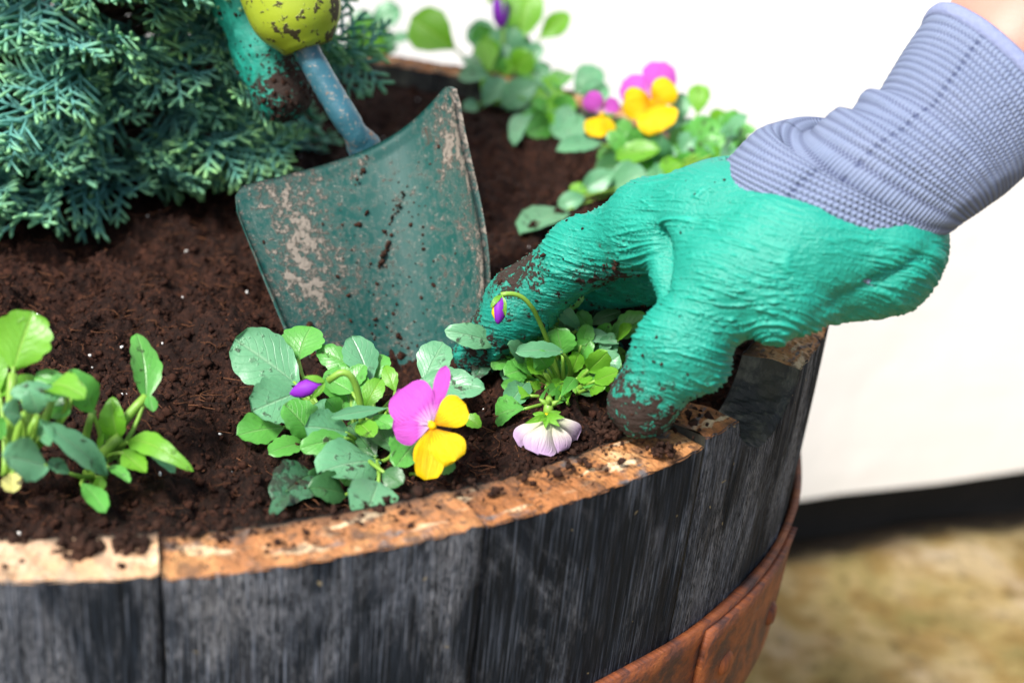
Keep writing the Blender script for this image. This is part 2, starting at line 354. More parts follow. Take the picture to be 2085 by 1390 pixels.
def m_trowel():
    k = NT('green_enamel_with_dried_mud'); uv = k.coord('UV'); c = k.coord()
    mw = k.attr('tone')
    a = k.noise(c, 42, 6, 0.68, 0.3); b = k.noise(c, 300, 5, 0.75); f = k.noise(c, 900, 3, 0.7)
    v = k.math('ADD', k.math('ADD', k.math('MULTIPLY', k.math('SUBTRACT', a, 0.5), 0.9), k.math('MULTIPLY', k.math('SUBTRACT', b, 0.5), 1.15)), mw)
    mud = k.ramp(v, (0.27, 0.0), (0.36, 1.0))
    film = k.math('MULTIPLY', k.ramp(v, (0.08, 0.0), (0.34, 1.0)), k.math('ADD', 0.22, k.math('MULTIPLY', f, 0.5)))
    paint = k.mix(k.noise(c, 16, 3), (0.003, 0.040, 0.035), (0.007, 0.068, 0.056))
    streak = k.noise(k.map(uv, (60, 5, 1)), 1.0, 4, 0.6, 0.3)
    paint = k.mix(k.ramp(streak, (0.52, 0.0), (0.72, 0.35)), paint, (0.03, 0.085, 0.08))
    scr = k.noise(k.map(uv, (420, 3.0, 1)), 1.0, 3, 0.6, 0.6)
    paint = k.mix(k.ramp(scr, (0.66, 0.0), (0.70, 0.45)), paint, (0.10, 0.19, 0.18))
    dried = k.mix(b, (0.145, 0.122, 0.098), (0.27, 0.235, 0.195))
    col = k.mix(k.math('MULTIPLY', film, 0.8), paint, (0.16, 0.15, 0.13))
    sp_ = k.ramp(f, (0.60, 0.0), (0.68, 1.0))
    col = k.mix(k.math('MULTIPLY', sp_, k.ramp(v, (0.02, 0.0), (0.28, 0.8))), col, (0.33, 0.29, 0.25))
    col = k.mix(mud, col, dried)
    rust = k.noise(c, 75, 5, 0.65, 0.5)
    col = k.mix(k.ramp(rust, (0.655, 0.0), (0.70, 0.85)), col, (0.065, 0.024, 0.014))
    h = k.math('ADD', k.math('MULTIPLY', mud, k.math('ADD', 0.6, b)), k.math('MULTIPLY', film, k.math('MULTIPLY', f, 0.35)))
    nb = k.bump(h, 0.8, 0.0013)
    return k.fin(col, k.math('ADD', 0.50, k.math('MULTIPLY', k.math('ADD', mud, film, True), 0.45)), nb, 0.25)
def m_shaft():
    k = NT('blue_green_painted_steel'); c = k.coord(); a = k.noise(c, 90, 5, 0.65); f = k.noise(c, 500, 3, 0.7)
    col = k.mix(k.noise(c, 30, 3), (0.018, 0.085, 0.105), (0.045, 0.135, 0.19))
    col = k.mix(k.ramp(f, (0.58, 0.0), (0.66, 0.6)), col, (0.30, 0.25, 0.20))
    col = k.mix(k.ramp(a, (0.58, 0.0), (0.63, 0.9)), col, (0.20, 0.12, 0.075))
    return k.fin(col, k.math('ADD', 0.28, k.math('MULTIPLY', k.ramp(a, (0.5, 0.0), (0.63, 1.0)), 0.5)), k.bump(k.math('ADD', a, f), 0.35, 0.0008), 0.5)
def m_grip():
    k = NT('lime_green_rubber_grip'); c = k.coord(); a = k.noise(c, 230, 4, 0.6, 0.3); d = k.noise(c, 55, 4); b = k.noise(c, 800, 2)
    w = k.attr('tone')
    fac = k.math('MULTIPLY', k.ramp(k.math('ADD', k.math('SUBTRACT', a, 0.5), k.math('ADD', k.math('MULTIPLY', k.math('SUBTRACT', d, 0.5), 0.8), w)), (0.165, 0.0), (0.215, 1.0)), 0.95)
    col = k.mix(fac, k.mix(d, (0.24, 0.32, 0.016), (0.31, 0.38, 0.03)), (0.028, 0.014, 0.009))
    return k.fin(col, k.math('ADD', 0.36, k.math('MULTIPLY', fac, 0.4)), k.bump(k.math('ADD', fac, k.math('MULTIPLY', b, 0.15)), 0.5, 0.0008), 0.45)
def m_latex():
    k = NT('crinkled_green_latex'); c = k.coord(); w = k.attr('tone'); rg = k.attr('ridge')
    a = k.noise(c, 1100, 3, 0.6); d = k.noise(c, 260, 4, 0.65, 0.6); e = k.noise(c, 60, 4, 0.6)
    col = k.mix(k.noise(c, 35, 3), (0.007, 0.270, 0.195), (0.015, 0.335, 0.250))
    col = k.mix(k.math('MULTIPLY', k.math('SUBTRACT', 1.0, rg, True), 0.45), col, (0.002, 0.135, 0.098))  # shade between the ridges painted into the latex colour
    dv = k.math('ADD', k.math('ADD', k.math('MULTIPLY', k.math('SUBTRACT', d, 0.5), 1.1), k.math('MULTIPLY', k.math('SUBTRACT', e, 0.5), 0.7)), w)
    hf = k.math('MULTIPLY', k.math('SUBTRACT', k.noise(c, 800, 3, 0.6), 0.5), 0.5); fac = k.ramp(k.math('ADD', dv, hf), (0.31, 0.0), (0.37, 1.0))
    stain = k.math('MULTIPLY', k.ramp(dv, (0.05, 0.0), (0.30, 1.0)), 0.45)
    col = k.mix(stain, col, (0.02, 0.10, 0.065))
    col = k.mix(fac, col, (0.022, 0.012, 0.008))
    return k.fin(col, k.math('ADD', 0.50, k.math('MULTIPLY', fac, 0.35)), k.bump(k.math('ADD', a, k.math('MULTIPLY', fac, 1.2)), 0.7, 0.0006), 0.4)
def m_knit():
    k = NT('grey_blue_knit_cuff'); uv = k.coord('UV'); c = k.coord()
    sx = k.n('SeparateXYZ', i0=uv); u, v = sx.outputs[0], sx.outputs[1]      # u round the arm, v along it (both in stitches)
    row = k.math('SINE', k.math('MULTIPLY', v, 6.28319))
    par = k.math('MULTIPLY', k.math('FLOOR', k.math('ADD', v, 0.25)), 0.5)
    st = k.math('SINE', k.math('MULTIPLY', k.math('ADD', u, par), 6.28319))
    r01 = k.math('ADD', k.math('MULTIPLY', row, 0.5), 0.5); s01 = k.math('ADD', k.math('MULTIPLY', st, 0.5), 0.5)
    hole = k.math('MULTIPLY', k.ramp(r01, (0.05, 1.0), (0.50, 0.0)), k.ramp(s01, (0.45, 1.0), (0.80, 0.0)))
    h = k.math('ADD', k.math('MULTIPLY', r01, 0.7), k.math('MULTIPLY', s01, 0.8))
    n = k.noise(c, 60, 3); n2 = k.noise(c, 1500, 2)
    col = k.mix(n, (0.128, 0.168, 0.265), (0.172, 0.208, 0.305))
    col = k.mix(k.math('MULTIPLY', n2, 0.2), col, (0.28, 0.31, 0.43))
    col = k.mix(k.math('MULTIPLY', hole, 0.78), col, (0.055, 0.065, 0.13))
    seam = k.math('MULTIPLY', k.attr('seam'), k.ramp(r01, (0.35, 1.0), (0.75, 0.0)))
    col = k.mix(k.math('MULTIPLY', seam, 0.85), col, (0.03, 0.04, 0.10))
    return k.fin(col, 0.9, k.bump(k.math('SUBTRACT', h, seam), 0.7, 0.0008), 0.2)
def m_hem():
    k = NT('grey_blue_hem_binding'); c = k.coord(); n = k.noise(c, 700, 3)
    return k.fin(k.mix(n, (0.14, 0.17, 0.29), (0.22, 0.25, 0.38)), 0.85, k.bump(n, 0.5, 0.0008), 0.2)
def m_skin():
    k = NT('pale_skin'); c = k.coord(); n = k.noise(c, 40, 4); p = k.noise(c, 1100, 3)
    col = k.mix(n, (0.34, 0.165, 0.12), (0.40, 0.215, 0.165))
    k.b.inputs['Subsurface Weight'].default_value = 0.15; k.b.inputs['Subsurface Radius'].default_value = (0.01, 0.004, 0.002)
    return k.fin(col, 0.5, k.bump(p, 0.2, 0.0005), 0.4)

M = dict(wall=m_wall(), plinth=m_plinth(), ground=m_ground(), out=m_stave_out(), top=m_stave_top(), inn=m_stave_in(), rust=m_rust(), soil=m_soil(),
         crumb=m_crumb('soil_crumb', (0.006, 0.0022, 0.0014), (0.048, 0.0180, 0.0100)), fibre=m_crumb('coir_fibre', (0.045, 0.017, 0.008), (0.13, 0.055, 0.026)),
         perlite=m_crumb('white_perlite', (0.6, 0.58, 0.55), (0.8, 0.8, 0.78)), dirt=m_crumb('dark_wet_dirt', (0.010, 0.005, 0.0035), (0.045, 0.020, 0.012)),
         stem=m_stem(), conifer=m_conifer(), bark=m_bark(), blade=m_trowel(), shaft=m_shaft(), grip=m_grip(), latex=m_latex(), knit=m_knit(), hem=m_hem(), skin=m_skin(),
         leaf_blue=m_leaf('blue_green_leaf', (0.070, 0.240, 0.110), (0.145, 0.360, 0.185), (0.15, 0.42, 0.08), (0.26, 0.44, 0.26), 0.18),
         leaf_mid=m_leaf('mid_green_leaf', (0.060, 0.265, 0.040), (0.120, 0.390, 0.065), (0.14, 0.46, 0.05), (0.22, 0.44, 0.14), 0.25),
         leaf_bright=m_leaf('bright_green_leaf', (0.105, 0.340, 0.018), (0.190, 0.460, 0.040), (0.28, 0.66, 0.03), (0.36, 0.58, 0.12), 0.40, 0.0),
         leaf_dark=m_leaf('dark_green_leaf', (0.030, 0.115, 0.035), (0.055, 0.170, 0.055), (0.08, 0.30, 0.03), (0.10, 0.24, 0.08), 0.2),
         leaf_dirty=m_leaf('soil_covered_leaf', (0.030, 0.115, 0.055), (0.06, 0.18, 0.09), (0.08, 0.30, 0.03), (0.10, 0.24, 0.08), 0.2, 1.2),
         cotyledon=m_leaf('yellowing_leaf', (0.42, 0.42, 0.11), (0.55, 0.52, 0.20), (0.5, 0.5, 0.1), (0.5, 0.5, 0.2), 0.25, 0.6),
         pink=m_petal('pink_petal', (0.60, 0.42, 0.58), (0.47, 0.075, 0.43), (0.6, 0.12, 0.56), 0.22, (0.26, 0.02, 0.26)),
         yellow=m_petal('yellow_petal', (0.74, 0.30, 0.0), (0.74, 0.48, 0.0), (0.8, 0.5, 0.0), 0.22, (0.40, 0.07, 0.0)),
         yellow_plain=m_petal('plain_yellow_petal', (0.70, 0.44, 0.0), (0.74, 0.48, 0.0), (0.8, 0.5, 0.0), 0.22),
         purple=m_petal('purple_petal', (0.10, 0.012, 0.28), (0.22, 0.022, 0.42), (0.3, 0.04, 0.5), 0.2),
         pale=m_petal('faded_lilac_petal', (0.66, 0.70, 0.42), (0.52, 0.36, 0.56), (0.6, 0.5, 0.6), 0.25, None, 0.28, 0.85))

# ================================================================== SETTING
def box_verts(P0, ex, ey, ez, lx, ly, lz):
    P0 = np.asarray(P0, float); V = []
    for k in (0, 1):
        for j in (0, 1):
            for i in (0, 1): V.append(P0 + ex * lx * i + ey * ly * j + ez * lz * k)
    return V, [[0,2,3,1],[4,5,7,6],[0,1,5,4],[2,6,7,3],[0,4,6,2],[1,3,7,5]]

# ground sheet: fine near the barrel, coarse to the horizon
g = np.concatenate([-np.geomspace(60, 1.6, 12), np.linspace(-1.5, 1.5, 170), np.geomspace(1.6, 60, 12)])
gx, gy = np.meshgrid(g, g, indexing='ij'); gp = np.stack([gx.ravel(), gy.ravel(), np.zeros(gx.size)], -1)
gp[:, 2] = 0.006 * fbm(gp * 6.0, 4) - 0.004
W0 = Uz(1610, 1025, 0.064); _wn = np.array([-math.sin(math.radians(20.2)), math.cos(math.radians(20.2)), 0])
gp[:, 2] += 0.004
foot_shade = smooth((gp - W0) @ _wn + .012 * fbm(gp * 9, 3), -.012, .012)  # mask for the shade painted on the ground along the wall foot
ground = obj('ground', raw_mesh('ground', gp, sheet_faces(len(g), len(g)), [M['ground']], True, None, None, {'tone': foot_shade}))
tag(ground, kind='structure')

# garden wall: rendered face that stops above the ground, dark recessed plinth under it
wa = math.radians(20.2); wx = np.array([math.cos(wa), math.sin(wa), 0]); wy = np.array([-math.sin(wa), math.cos(wa), 0]); wz = np.array([0, 0, 1.0])
W0 = Uz(1610, 1025, 0.062)
wall = empty('garden_wall', tuple(W0 * np.array([1, 1, 0])))
tag(wall, 'cream rendered garden wall behind the barrel with a dark gap along its foot', 'wall')
def wall_part(name, x0, x1, y0, y1, z0, z1, m, nx=60, nz=24):
    # front face subdivided and very slightly uneven, the rest a box
    xs = np.linspace(x0, x1, nx); zs = np.linspace(z0, z1, nz)
    X, Z = np.meshgrid(xs, zs, indexing='ij'); P = np.stack([X.ravel(), np.full(X.size, y0), Z.ravel()], -1)
    P[:, 1] += 0.004 * fbm(P * 2.3, 3)
    P[:, 2] += np.where(np.isclose(Z.ravel(), z0), 0.004 * fbm(P * np.array([6, 1, 1]), 3), 0)
    Fl = [list(f) for f in sheet_faces(nx, nz)]
    nF = len(P)
    bk = np.array([[x0, y1, z0], [x1, y1, z0], [x1, y1, z1], [x0, y1, z1]])
    V = np.concatenate([P, bk]); c00, c10, c11, c01 = 0, (nx - 1) * nz, nx * nz - 1, nz - 1
    Fl += [[nF, nF + 3, nF + 2, nF + 1], [i * nz for i in range(nx)] + [nF + 1, nF], [i * nz + nz - 1 for i in range(nx)][::-1] + [nF + 3, nF + 2],
           list(range(0, nz))[::-1] + [nF, nF + 3], [c10 + j for j in range(nz)] + [nF + 2, nF + 1]]
    o = obj(name, raw_mesh(name, V, Fl, [m], False), wall); o.rotation_euler = (0, 0, wa); return o
wall_part('rendered_face', -3.0, 3.0, 0.0, 0.22, 0.064, 2.4, M['wall'])
wall_part('plinth', -3.0, 3.0, 0.035, 0.20, -0.06, 0.062, M['plinth'], 60, 6)

# ================================================================== BARREL
R0, TH = 0.300, 0.0225
def Rz(z):
    dz = RIM - z; return R0 - 0.05 * dz - 0.16 * dz * dz
barrel = empty('half_barrel', (0, 0, 0))
tag(barrel, 'half oak barrel planter with weathered dark staves, orange sawn rim and rusty hoop', 'planter')
joints = [-75.4, -57.6, -39.6, -20.0, -4.0, 14.0, 31.0, 50.0, 66.5, 84.0, 103.0, 121.0, 139.0, 157.0, 176.0, 195.0, 211.0, 228.5, 247.0, 266.0, 284.6]
HOLE_A, HOLE_R = math.radians(-30.9), 0.0265
def stave(a0, a1, hole=False, idx=0):
    r_ = random.Random(idx * 13 + 5)
    dz, dr = r_.uniform(-0.0018, 0.0022), r_.uniform(-0.0012, 0.0012)
    if idx == 2: dz, dr = 0.0015, -0.0012
    if idx in (0, 19): dr = {0: 0.0022, 19: 0.0028}[idx]
    if hole: dr, dz = 0.0006, 0.0008
    tilt = r_.uniform(-0.0015, 0.0015)
    g_ = 0.0004 / R0
    na = 72 if hole else 40
    A = np.linspace(math.radians(a0) + g_, math.radians(a1) - g_, na)
    nz = 40
    zt = np.full(na, RIM + dz) + tilt * np.linspace(-1, 1, na)
    pA = np.stack([A * 90, np.full(na, idx * 3.1), np.zeros(na)], -1)
    zt += 0.0007 * perlin(pA * 0.9) + 0.0003 * perlin(pA * 3.1)
    ztop = zt.copy()
    if hole:
        s = (A - HOLE_A) * R0; ins = np.abs(s) < HOLE_R
        ztop = np.where(ins, RIM + 0.0112 - np.sqrt(np.maximum(0.0292 ** 2 - s ** 2, 0)), zt)
    V, F, uv, tone, fm = [], [], [], [], []
    t = np.linspace(0, 1, nz) ** 0.7
    u_ = np.linspace(-1, 1, na); crown = 1 - np.clip((np.abs(u_) - 0.94) / 0.06, 0, 1) ** 2   # eased arrises along the joints
    def wallface(rf, m, flip):
        base = len(V)
        Z = t[:, None] * ztop[None]
        for i in range(nz):
            for j in range(na):
                z = Z[i, j] - (0.0007 * rng.random() if i == nz - 1 else 0); r = rf(z, j) + (rng.uniform(-.0005, .0002) if i == nz - 1 and m == 0 else 0); V.append((r * math.cos(A[j]), r * math.sin(A[j]), z)); uv.append((A[j] * R0, z)); tone.append(0)
        for q in sheet_faces(nz, na):
            F.append([base + int(k) for k in (q if not flip else q[::-1])]); fm.append(m)
        return base
    rough = 0.0008 * perlin(np.stack([A * R0 * 260, np.full(na, idx * 9.7), np.zeros(na)], -1)) + 0.0004 * perlin(np.stack([A * R0 * 700, np.full(na, idx * 2.7), np.zeros(na)], -1))
    bo = wallface(lambda z, j: Rz(z) + dr - 0.0009 * (1 - crown[j]) + rough[j], 0, False)
    bi = wallface(lambda z, j: Rz(z) + dr - TH, 2, True)
    # sawn top: rows across the thickness
    nt = 9; bt = len(V)
    for i in range(nt):
        w = i / (nt - 1)
        for j in range(na):
            z = ztop[j]; ro = Rz(z) + dr - 0.0009 * (1 - crown[j]) + rough[j]; ri = Rz(z) + dr - TH; r = ro + (ri - ro) * w
            zz = z + (0.0005 * math.sin(w * 9 + j * 1.7) if 0 < i < nt - 1 else 0) - (0.0009 if i in (0, nt - 1) else 0)
            V.append((r * math.cos(A[j]), r * math.sin(A[j]), zz)); uv.append((A[j] * R0, r)); tone.append(w)
    for q in sheet_faces(nt, na): F.append([bt + int(k) for k in q]); fm.append(1)
    if hole:
        # bore of the bung hole is old charred wood
        for k in range(len(F)):
            if fm[k] == 1:
                js = [(v - bt) % na for v in F[k]]
                if any(abs((A[j] - HOLE_A) * R0) < HOLE_R for j in js): fm[k] = 2
    # joint sides and underside
    for j, fl in ((0, False), (na - 1, True)):
        for i in range(nz - 1):
            q = [bo + i * na + j, bo + (i + 1) * na + j, bi + (i + 1) * na + j, bi + i * na + j]; F.append(q if not fl else q[::-1]); fm.append(2)
    for j in range(na - 1): F.append([bo + j, bi + j, bi + j + 1, bo + j + 1]); fm.append(2)
    me = raw_mesh('stave', V, F, [M['out'], M['top'], M['inn']], True, uv, fm, {'tone': tone, 'pale': np.full(len(V), .6 if idx == 19 else .06 * r_.random())})  # leftmost stave's sawn top lightened to paint sunlight; others vary slightly at random
    sm = np.array([m == 0 for m in fm]); me.polygons.foreach_set('use_smooth', sm)
    o = obj('stave', me, barrel)
    if hole: o['label'] = 'stave with half a round bung hole cut into its top edge'
    return o
for k in range(len(joints) - 1): stave(joints[k], joints[k + 1], abs((joints[k] + joints[k + 1]) / 2 + 29.8) < 4, k)

def hoop(z0, z1, t=0.0022, a0=0.0, a1=2 * math.pi, extra=0.0, name='hoop', parent=None, edge=0.0):
    na, nz = max(8, int(260 * (a1 - a0) / 6.283)), 7
    A = np.linspace(a0, a1, na); Z = np.linspace(z0, z1, nz); V = []; uv = []
    for rr in (1, 0):
        for i, z in enumerate(Z):
            for a in A:
                wob = 0.0007 * math.sin(a * 9) + 0.0005 * math.sin(a * 23 + 1)
                flare = 0.0010 if i == nz - 1 else 0
                r = Rz(z) + 0.0006 + extra + (t + wob * 0.5 + flare if rr else 0.0)
                V.append((r * math.cos(a), r * math.sin(a), z + wob - 0.008 * float(smooth(math.cos(a - 0.1), 0.6, 1.0)))); uv.append((a * R0, z))
    n1 = nz * na
    F = [list(map(int, f)) for f in sheet_faces(nz, na)] + [[int(k) + n1 for k in f][::-1] for f in sheet_faces(nz, na)]
    for j in range(na - 1):
        F.append([j, n1 + j, n1 + j + 1, j + 1]); q = (nz - 1) * na; F.append([q + j, q + j + 1, n1 + q + j + 1, n1 + q + j])
    for j in (0, na - 1):
        for i in range(nz - 1): F.append([i * na + j, (i + 1) * na + j, n1 + (i + 1) * na + j, n1 + i * na + j])
    return obj(name, raw_mesh(name, V, F, [M['rust']], True, uv), parent if parent is not None else barrel)
def dome(P, nrmv, r, h):
    nrmv = nrm(nrmv); a = nrm(np.cross(nrmv, [0, 0, 1.0])); b = np.cross(nrmv, a); V, F = [], []
    for i, (rr, hh) in enumerate([(1, 0), (0.95, .45), (0.7, .85), (0.3, 1.0)]):
        for j in range(12):
            q = 2 * math.pi * j / 12; V.append(P + (a * math.cos(q) + b * math.sin(q)) * r * rr + nrmv * h * hh)
    F = [list(map(int, f)) for f in sheet_faces(4, 12, True)] + [[36 + j for j in range(12)]]
    return V, F
HT, HB = RIM - 0.079, RIM - 0.140
h1 = hoop(HB, HT)
lap = hoop(HB + 0.003, HT - 0.003, 0.0022, math.radians(-36), math.radians(-17.5), 0.0024, 'hoop_lap', h1)
for aa, zz in ((-21, HB + 0.026), (-32, HB + 0.034)):
    a = math.radians(aa); n = np.array([math.cos(a), math.sin(a), 0]); V, F = dome(n * (Rz(zz) + 0.0050) + np.array([0, 0, zz - 0.008 * float(smooth(math.cos(a - 0.1), 0.6, 1.0))]), n, 0.0052, 0.0026)
    obj('rivet', raw_mesh('rivet', V, F, [M['rust']], True, np.array(V)[:, :2]), h1)
hoop(0.05, 0.10)
# bottom board closes the tub
V = [(0, 0, 0.03)] + [(0.252 * math.cos(a), 0.252 * math.sin(a), 0.03) for a in np.linspace(0, 2 * math.pi, 48, endpoint=False)]
obj('base_board', raw_mesh('base_board', V, [[0, k + 1, (k + 1) % 48 + 1] for k in range(48)], [M['inn']], False), barrel)

# ================================================================== SOIL
def soil_base(x, y):
    r = np.hypot(x, y); a = np.arctan2(y, x)
    h = RIM - 0.018 + 0.006 * smooth(-y, 0.12, 0.27) + 0.004 * smooth(y, 0.10, 0.25)
    da = np.arctan2(np.sin(a + 0.52), np.cos(a + 0.52))
    h = h - 0.030 * np.exp(-(da / 0.20) ** 2) * smooth(r, 0.225, 0.268)                       # scooped out by the bung hole
    h = h + 0.010 * np.exp(-((x - 0.193) ** 2 + (y + 0.150) ** 2) / 0.016 ** 2)                # root ball being pressed in
    h = h + 0.008 * np.exp(-((x + 0.0) ** 2 + (y + 0.215) ** 2) / 0.03 ** 2)
    h = h + 0.006 * np.exp(-((x - 0.085) ** 2 + (y + 0.125) ** 2) / 0.022 ** 2)
    h = h - 0.006 * np.exp(-((x - 0.10) ** 2 + (y + 0.20) ** 2) / 0.03 ** 2)
    h = h - 0.008 * np.exp(-((x - 0.13) ** 2 + (y - 0.03) ** 2) / 0.06 ** 2)
    h = h - 0.022 * np.exp(-((x - 0.120) / 0.030) ** 2 - ((y + 0.104) / 0.026) ** 2)
    return h
def soil_h(x, y):
    x = np.asarray(x, float); y = np.asarray(y, float); shp = x.shape; x = x.ravel(); y = y.ravel()
    p = np.stack([x, y, np.zeros_like(x)], -1)
    edge = 1 - 0.75 * smooth(np.hypot(x, y), 0.235, 0.272)
    h = soil_base(x, y) + edge * 0.0105 * fbm(p * 28, 3) + edge * 0.0056 * fbm(p * 105 + 3.1, 3, 0.6) + 0.0018 * np.abs(perlin(p * 330 + 9)) + 0.0007 * perlin(p * 800)
    return h.reshape(shp)
def wetness(x, y):
    w = smooth(-(x * 0.35 + y) , 0.10, 0.24) * smooth(x, -0.01, 0.12)
    return np.clip(w, 0, 1)
ys = np.concatenate([np.arange(-0.2775, 0.02, 0.00095), np.arange(0.02, 0.279, 0.0022)])
xs = np.concatenate([np.arange(-0.278, -0.13, 0.0030), np.arange(-0.13, 0.279, 0.00105)])
X, Y = np.meshgrid(xs, ys, indexing='ij'); Zs = soil_h(X, Y)
V = np.stack([X.ravel(), Y.ravel(), Zs.ravel()], -1)
F = sheet_faces(len(xs), len(ys)); rr = np.hypot(V[:, 0], V[:, 1]); F = F[(rr[F] < R0 - TH + 0.0015).all(1)]
used, inv = np.unique(F, return_inverse=True); V = V[used]; F = inv.reshape(F.shape)
soil = obj('potting_soil', raw_mesh('potting_soil', V, F, [M['soil']], True, None, None, {'tone': wetness(V[:, 0], V[:, 1])}))
tag(soil, kind='structure')
def on_soil(n, rmax=0.272, front=True):
    out = []
    while len(out) < n:
        a = rng.uniform(-math.pi, math.pi, n * 2); r = rmax * np.sqrt(rng.uniform(0, 1, n * 2)); x, y = r * np.cos(a), r * np.sin(a)
        k = (x > -0.14) & ((y < 0.05) | (rng.uniform(size=n * 2) < 0.3)); out = np.stack([x[k], y[k]], -1)
    return out[:n]
p = on_soil(34000); s = np.exp(rng.normal(math.log(0.00062), 0.6, len(p))); z = soil_h(p[:, 0], p[:, 1])
V, F = chunks(np.stack([p[:, 0], p[:, 1], z + s * 0.3], -1), np.clip(s, 0.0003, 0.0030), 0.35, 0.6, True)
tag(obj('soil_crumbs', raw_mesh('soil_crumbs', V, F, [M['crumb']], False)), kind='stuff')
p = on_soil(150); z = soil_h(p[:, 0], p[:, 1])
V, F = chunks(np.stack([p[:, 0], p[:, 1], z + 0.0008], -1), rng.uniform(0.0003, 0.0010, len(p)), 0.35, 0.7)
tag(obj('perlite_grains', raw_mesh('perlite_grains', V, F, [M['perlite']], False)), kind='stuff')
def fibres(n, pts, zf, lmin, lmax, w):
    Vs, Fs = [], []
    for i in range(n):
        x, y = pts[i]; a = rng.uniform(0, 6.283); L = rng.uniform(lmin, lmax); c = rng.uniform(-1, 1) * 1.2
        P = []
        for t in np.linspace(-.5, .5, 4): 
            P.append((x + L * t * math.cos(a + c * t), y + L * t * math.sin(a + c * t), zf(x, y) + 0.0010 + rng.uniform(0, .0012)))
        Vt, Ft = tube(P, w * rng.uniform(.6, 1.3), 3, False); b = len(Vs) * 12
        Vs.append(Vt); Fs += [[k + b for k in f] for f in Ft]
    return np.concatenate(Vs), Fs
p = on_soil(1500)
zz = {}
zpre = soil_h(p[:, 0], p[:, 1]); look = {(a, b): c for (a, b), c in zip(map(tuple, p), zpre)}
V, F = fibres(1500, p, lambda x, y: look[(x, y)], 0.003, 0.012, 0.00017)
tag(obj('coir_fibres', raw_mesh('coir_fibres', V, np.array(F), [M['fibre']])), kind='stuff')

# crumbs scattered over the sawn rim, and the lumps that lie on it
n = 900
a = np.radians(rng.uniform(-105, -26, n)); w = rng.beta(1.0, 1.7, n); r = R0 - 0.001 - TH + TH * w
k = np.abs((a - HOLE_A) * R0) > HOLE_R + 0.001; a, r = a[k], r[k]
s = np.clip(np.exp(rng.normal(math.log(0.00055), 0.55, len(a))), 0.0002, 0.0026)
V, F = chunks(np.stack([r * np.cos(a), r * np.sin(a), np.full(len(a), RIM + 0.0008) + s * 0.4], -1), s, 0.4, 0.6)
tag(obj('rim_crumbs', raw_mesh('rim_crumbs', V, F, [M['dirt']], False)), kind='stuff')
def lump(px, py, rx, label, seed, n=90, zoff=0.0, grp=None, at=None):
    P = Uz(px, py, RIM) if at is None else np.array(at); r2 = np.random.default_rng(seed)
    d = r2.normal(size=(n, 3)) * np.array([1, .85, .5]); d /= np.maximum(1, np.linalg.norm(d, axis=1)[:, None] * .75)
    c = d * rx * .75; c[:, 2] = np.abs(c[:, 2])
    V, F = chunks(c, rx * r2.uniform(.12, .38, n), .45, .55)
    o = obj('soil_clump', raw_mesh('soil_clump', V, F, [M['dirt']], False), None, tuple(P + np.array([0, 0, zoff + .0006])))
    tag(o, label, 'soil clump', grp or 'soil clumps lying on the barrel rim')
lump(160, 1125, 0.0058, 'larger ragged soil clump on the sawn rim, left of the round one', 1)
lump(268, 1122, 0.0046, 'rounded dark soil clump on the sawn rim near the left edge of the view', 2)
lump(1350, 925, 0.0034, 'soil clump on the sawn rim just below the gloved thumb', 3, 60)
lump(1232, 882, 0.0040, 'soil clump on the inner rim edge between thumb and faded flower', 4, 60)
lump(1058, 958, 0.0026, 'small flat soil clump on the rim right below the yellow petal', 5, 40)
lump(1560, 905, 0.0036, 'reddish brown soil clump caught in the bung hole', 6, 40, 0, None, (0.2885 * math.cos(-0.572), 0.2885 * math.sin(-0.572), RIM - 0.0155))

# ================================================================== PLANTS
def leaf_mesh(B, T, w, n, root=None, bend=0.10, cup=0.15, scallop=0.05, nsc=4.5, petr=0.0009, wide=0.55, tip=0.75, twist=0.0, mat=None, name='leaf', wave=0.05, rnd=None, seg=22, half=5):
    """blade from B to T (width w) with face normal n, its stalk running down to root"""
    rnd = rnd or random.Random(1)
    B, T = np.asarray(B, float), np.asarray(T, float); a = T - B; L = np.linalg.norm(a); a = a / L
    n = nrm(n - a * (n @ a)); s = np.cross(a, n); bag = Bag()
    rows = []; uvs = []
    ts = np.linspace(0, 1, seg + 1); ph = rnd.uniform(0, 6.28)
    p_ = math.log(0.5) / math.log(wide)
    for t in ts:
        f = max(math.sin(math.pi * min(max(t, 0.0), 1) ** p_), 0.0) ** (tip * (1.25 if t < wide else 1.25 - .55 * (t - wide) / (1 - wide)))
        if t < 0.12: f = max(f, 0.10 * (1 - t / 0.12))
        sc = 1 + scallop * (abs(math.sin(math.pi * nsc * t + ph * .3)) - 0.6) * (1 if t > 0.2 else 0.3)
        hw = max(w / 2 * f * sc, w * 0.012)
        c0 = B + a * L * t + n * (bend * L * 4 * t * (1 - t)) - n * (abs(bend) * 0.6 * L * max(0, t - .6) ** 2)
        tw = twist * t
        for c in np.linspace(-1, 1, 2 * half + 1):
            k = math.sin(abs(c) * math.pi / 2) if abs(c) < 1 else 1.0
            up = cup * abs(c) ** 1.6 * hw + wave * w * c * c * math.sin(6 * t + ph + (1.3 if c > 0 else 0)) - (0.02 * w if c == 0 else 0)
            dirv = s * math.cos(tw) + n * math.sin(tw)
            rows.append(c0 + dirv * (hw * c) + n * up); uvs.append((c, t))
    nc = 2 * half + 1
    bag.add(rows, [list(map(int, f)) for f in sheet_faces(seg + 1, nc)], 0, uvs)
    if root is not None:
        root = np.asarray(root, float); mid = B - a * np.linalg.norm(B - root) * 0.45
        P = bez(root, (mid + (root + B) / 2) / 2, B + a * L * 0.06, 8); V, F = tube(P, np.linspace(petr * 1.5, petr * 0.8, 8), 7)
        bag.add(V, F, 1)
    return bag.mesh(name, [mat, M['stem']])
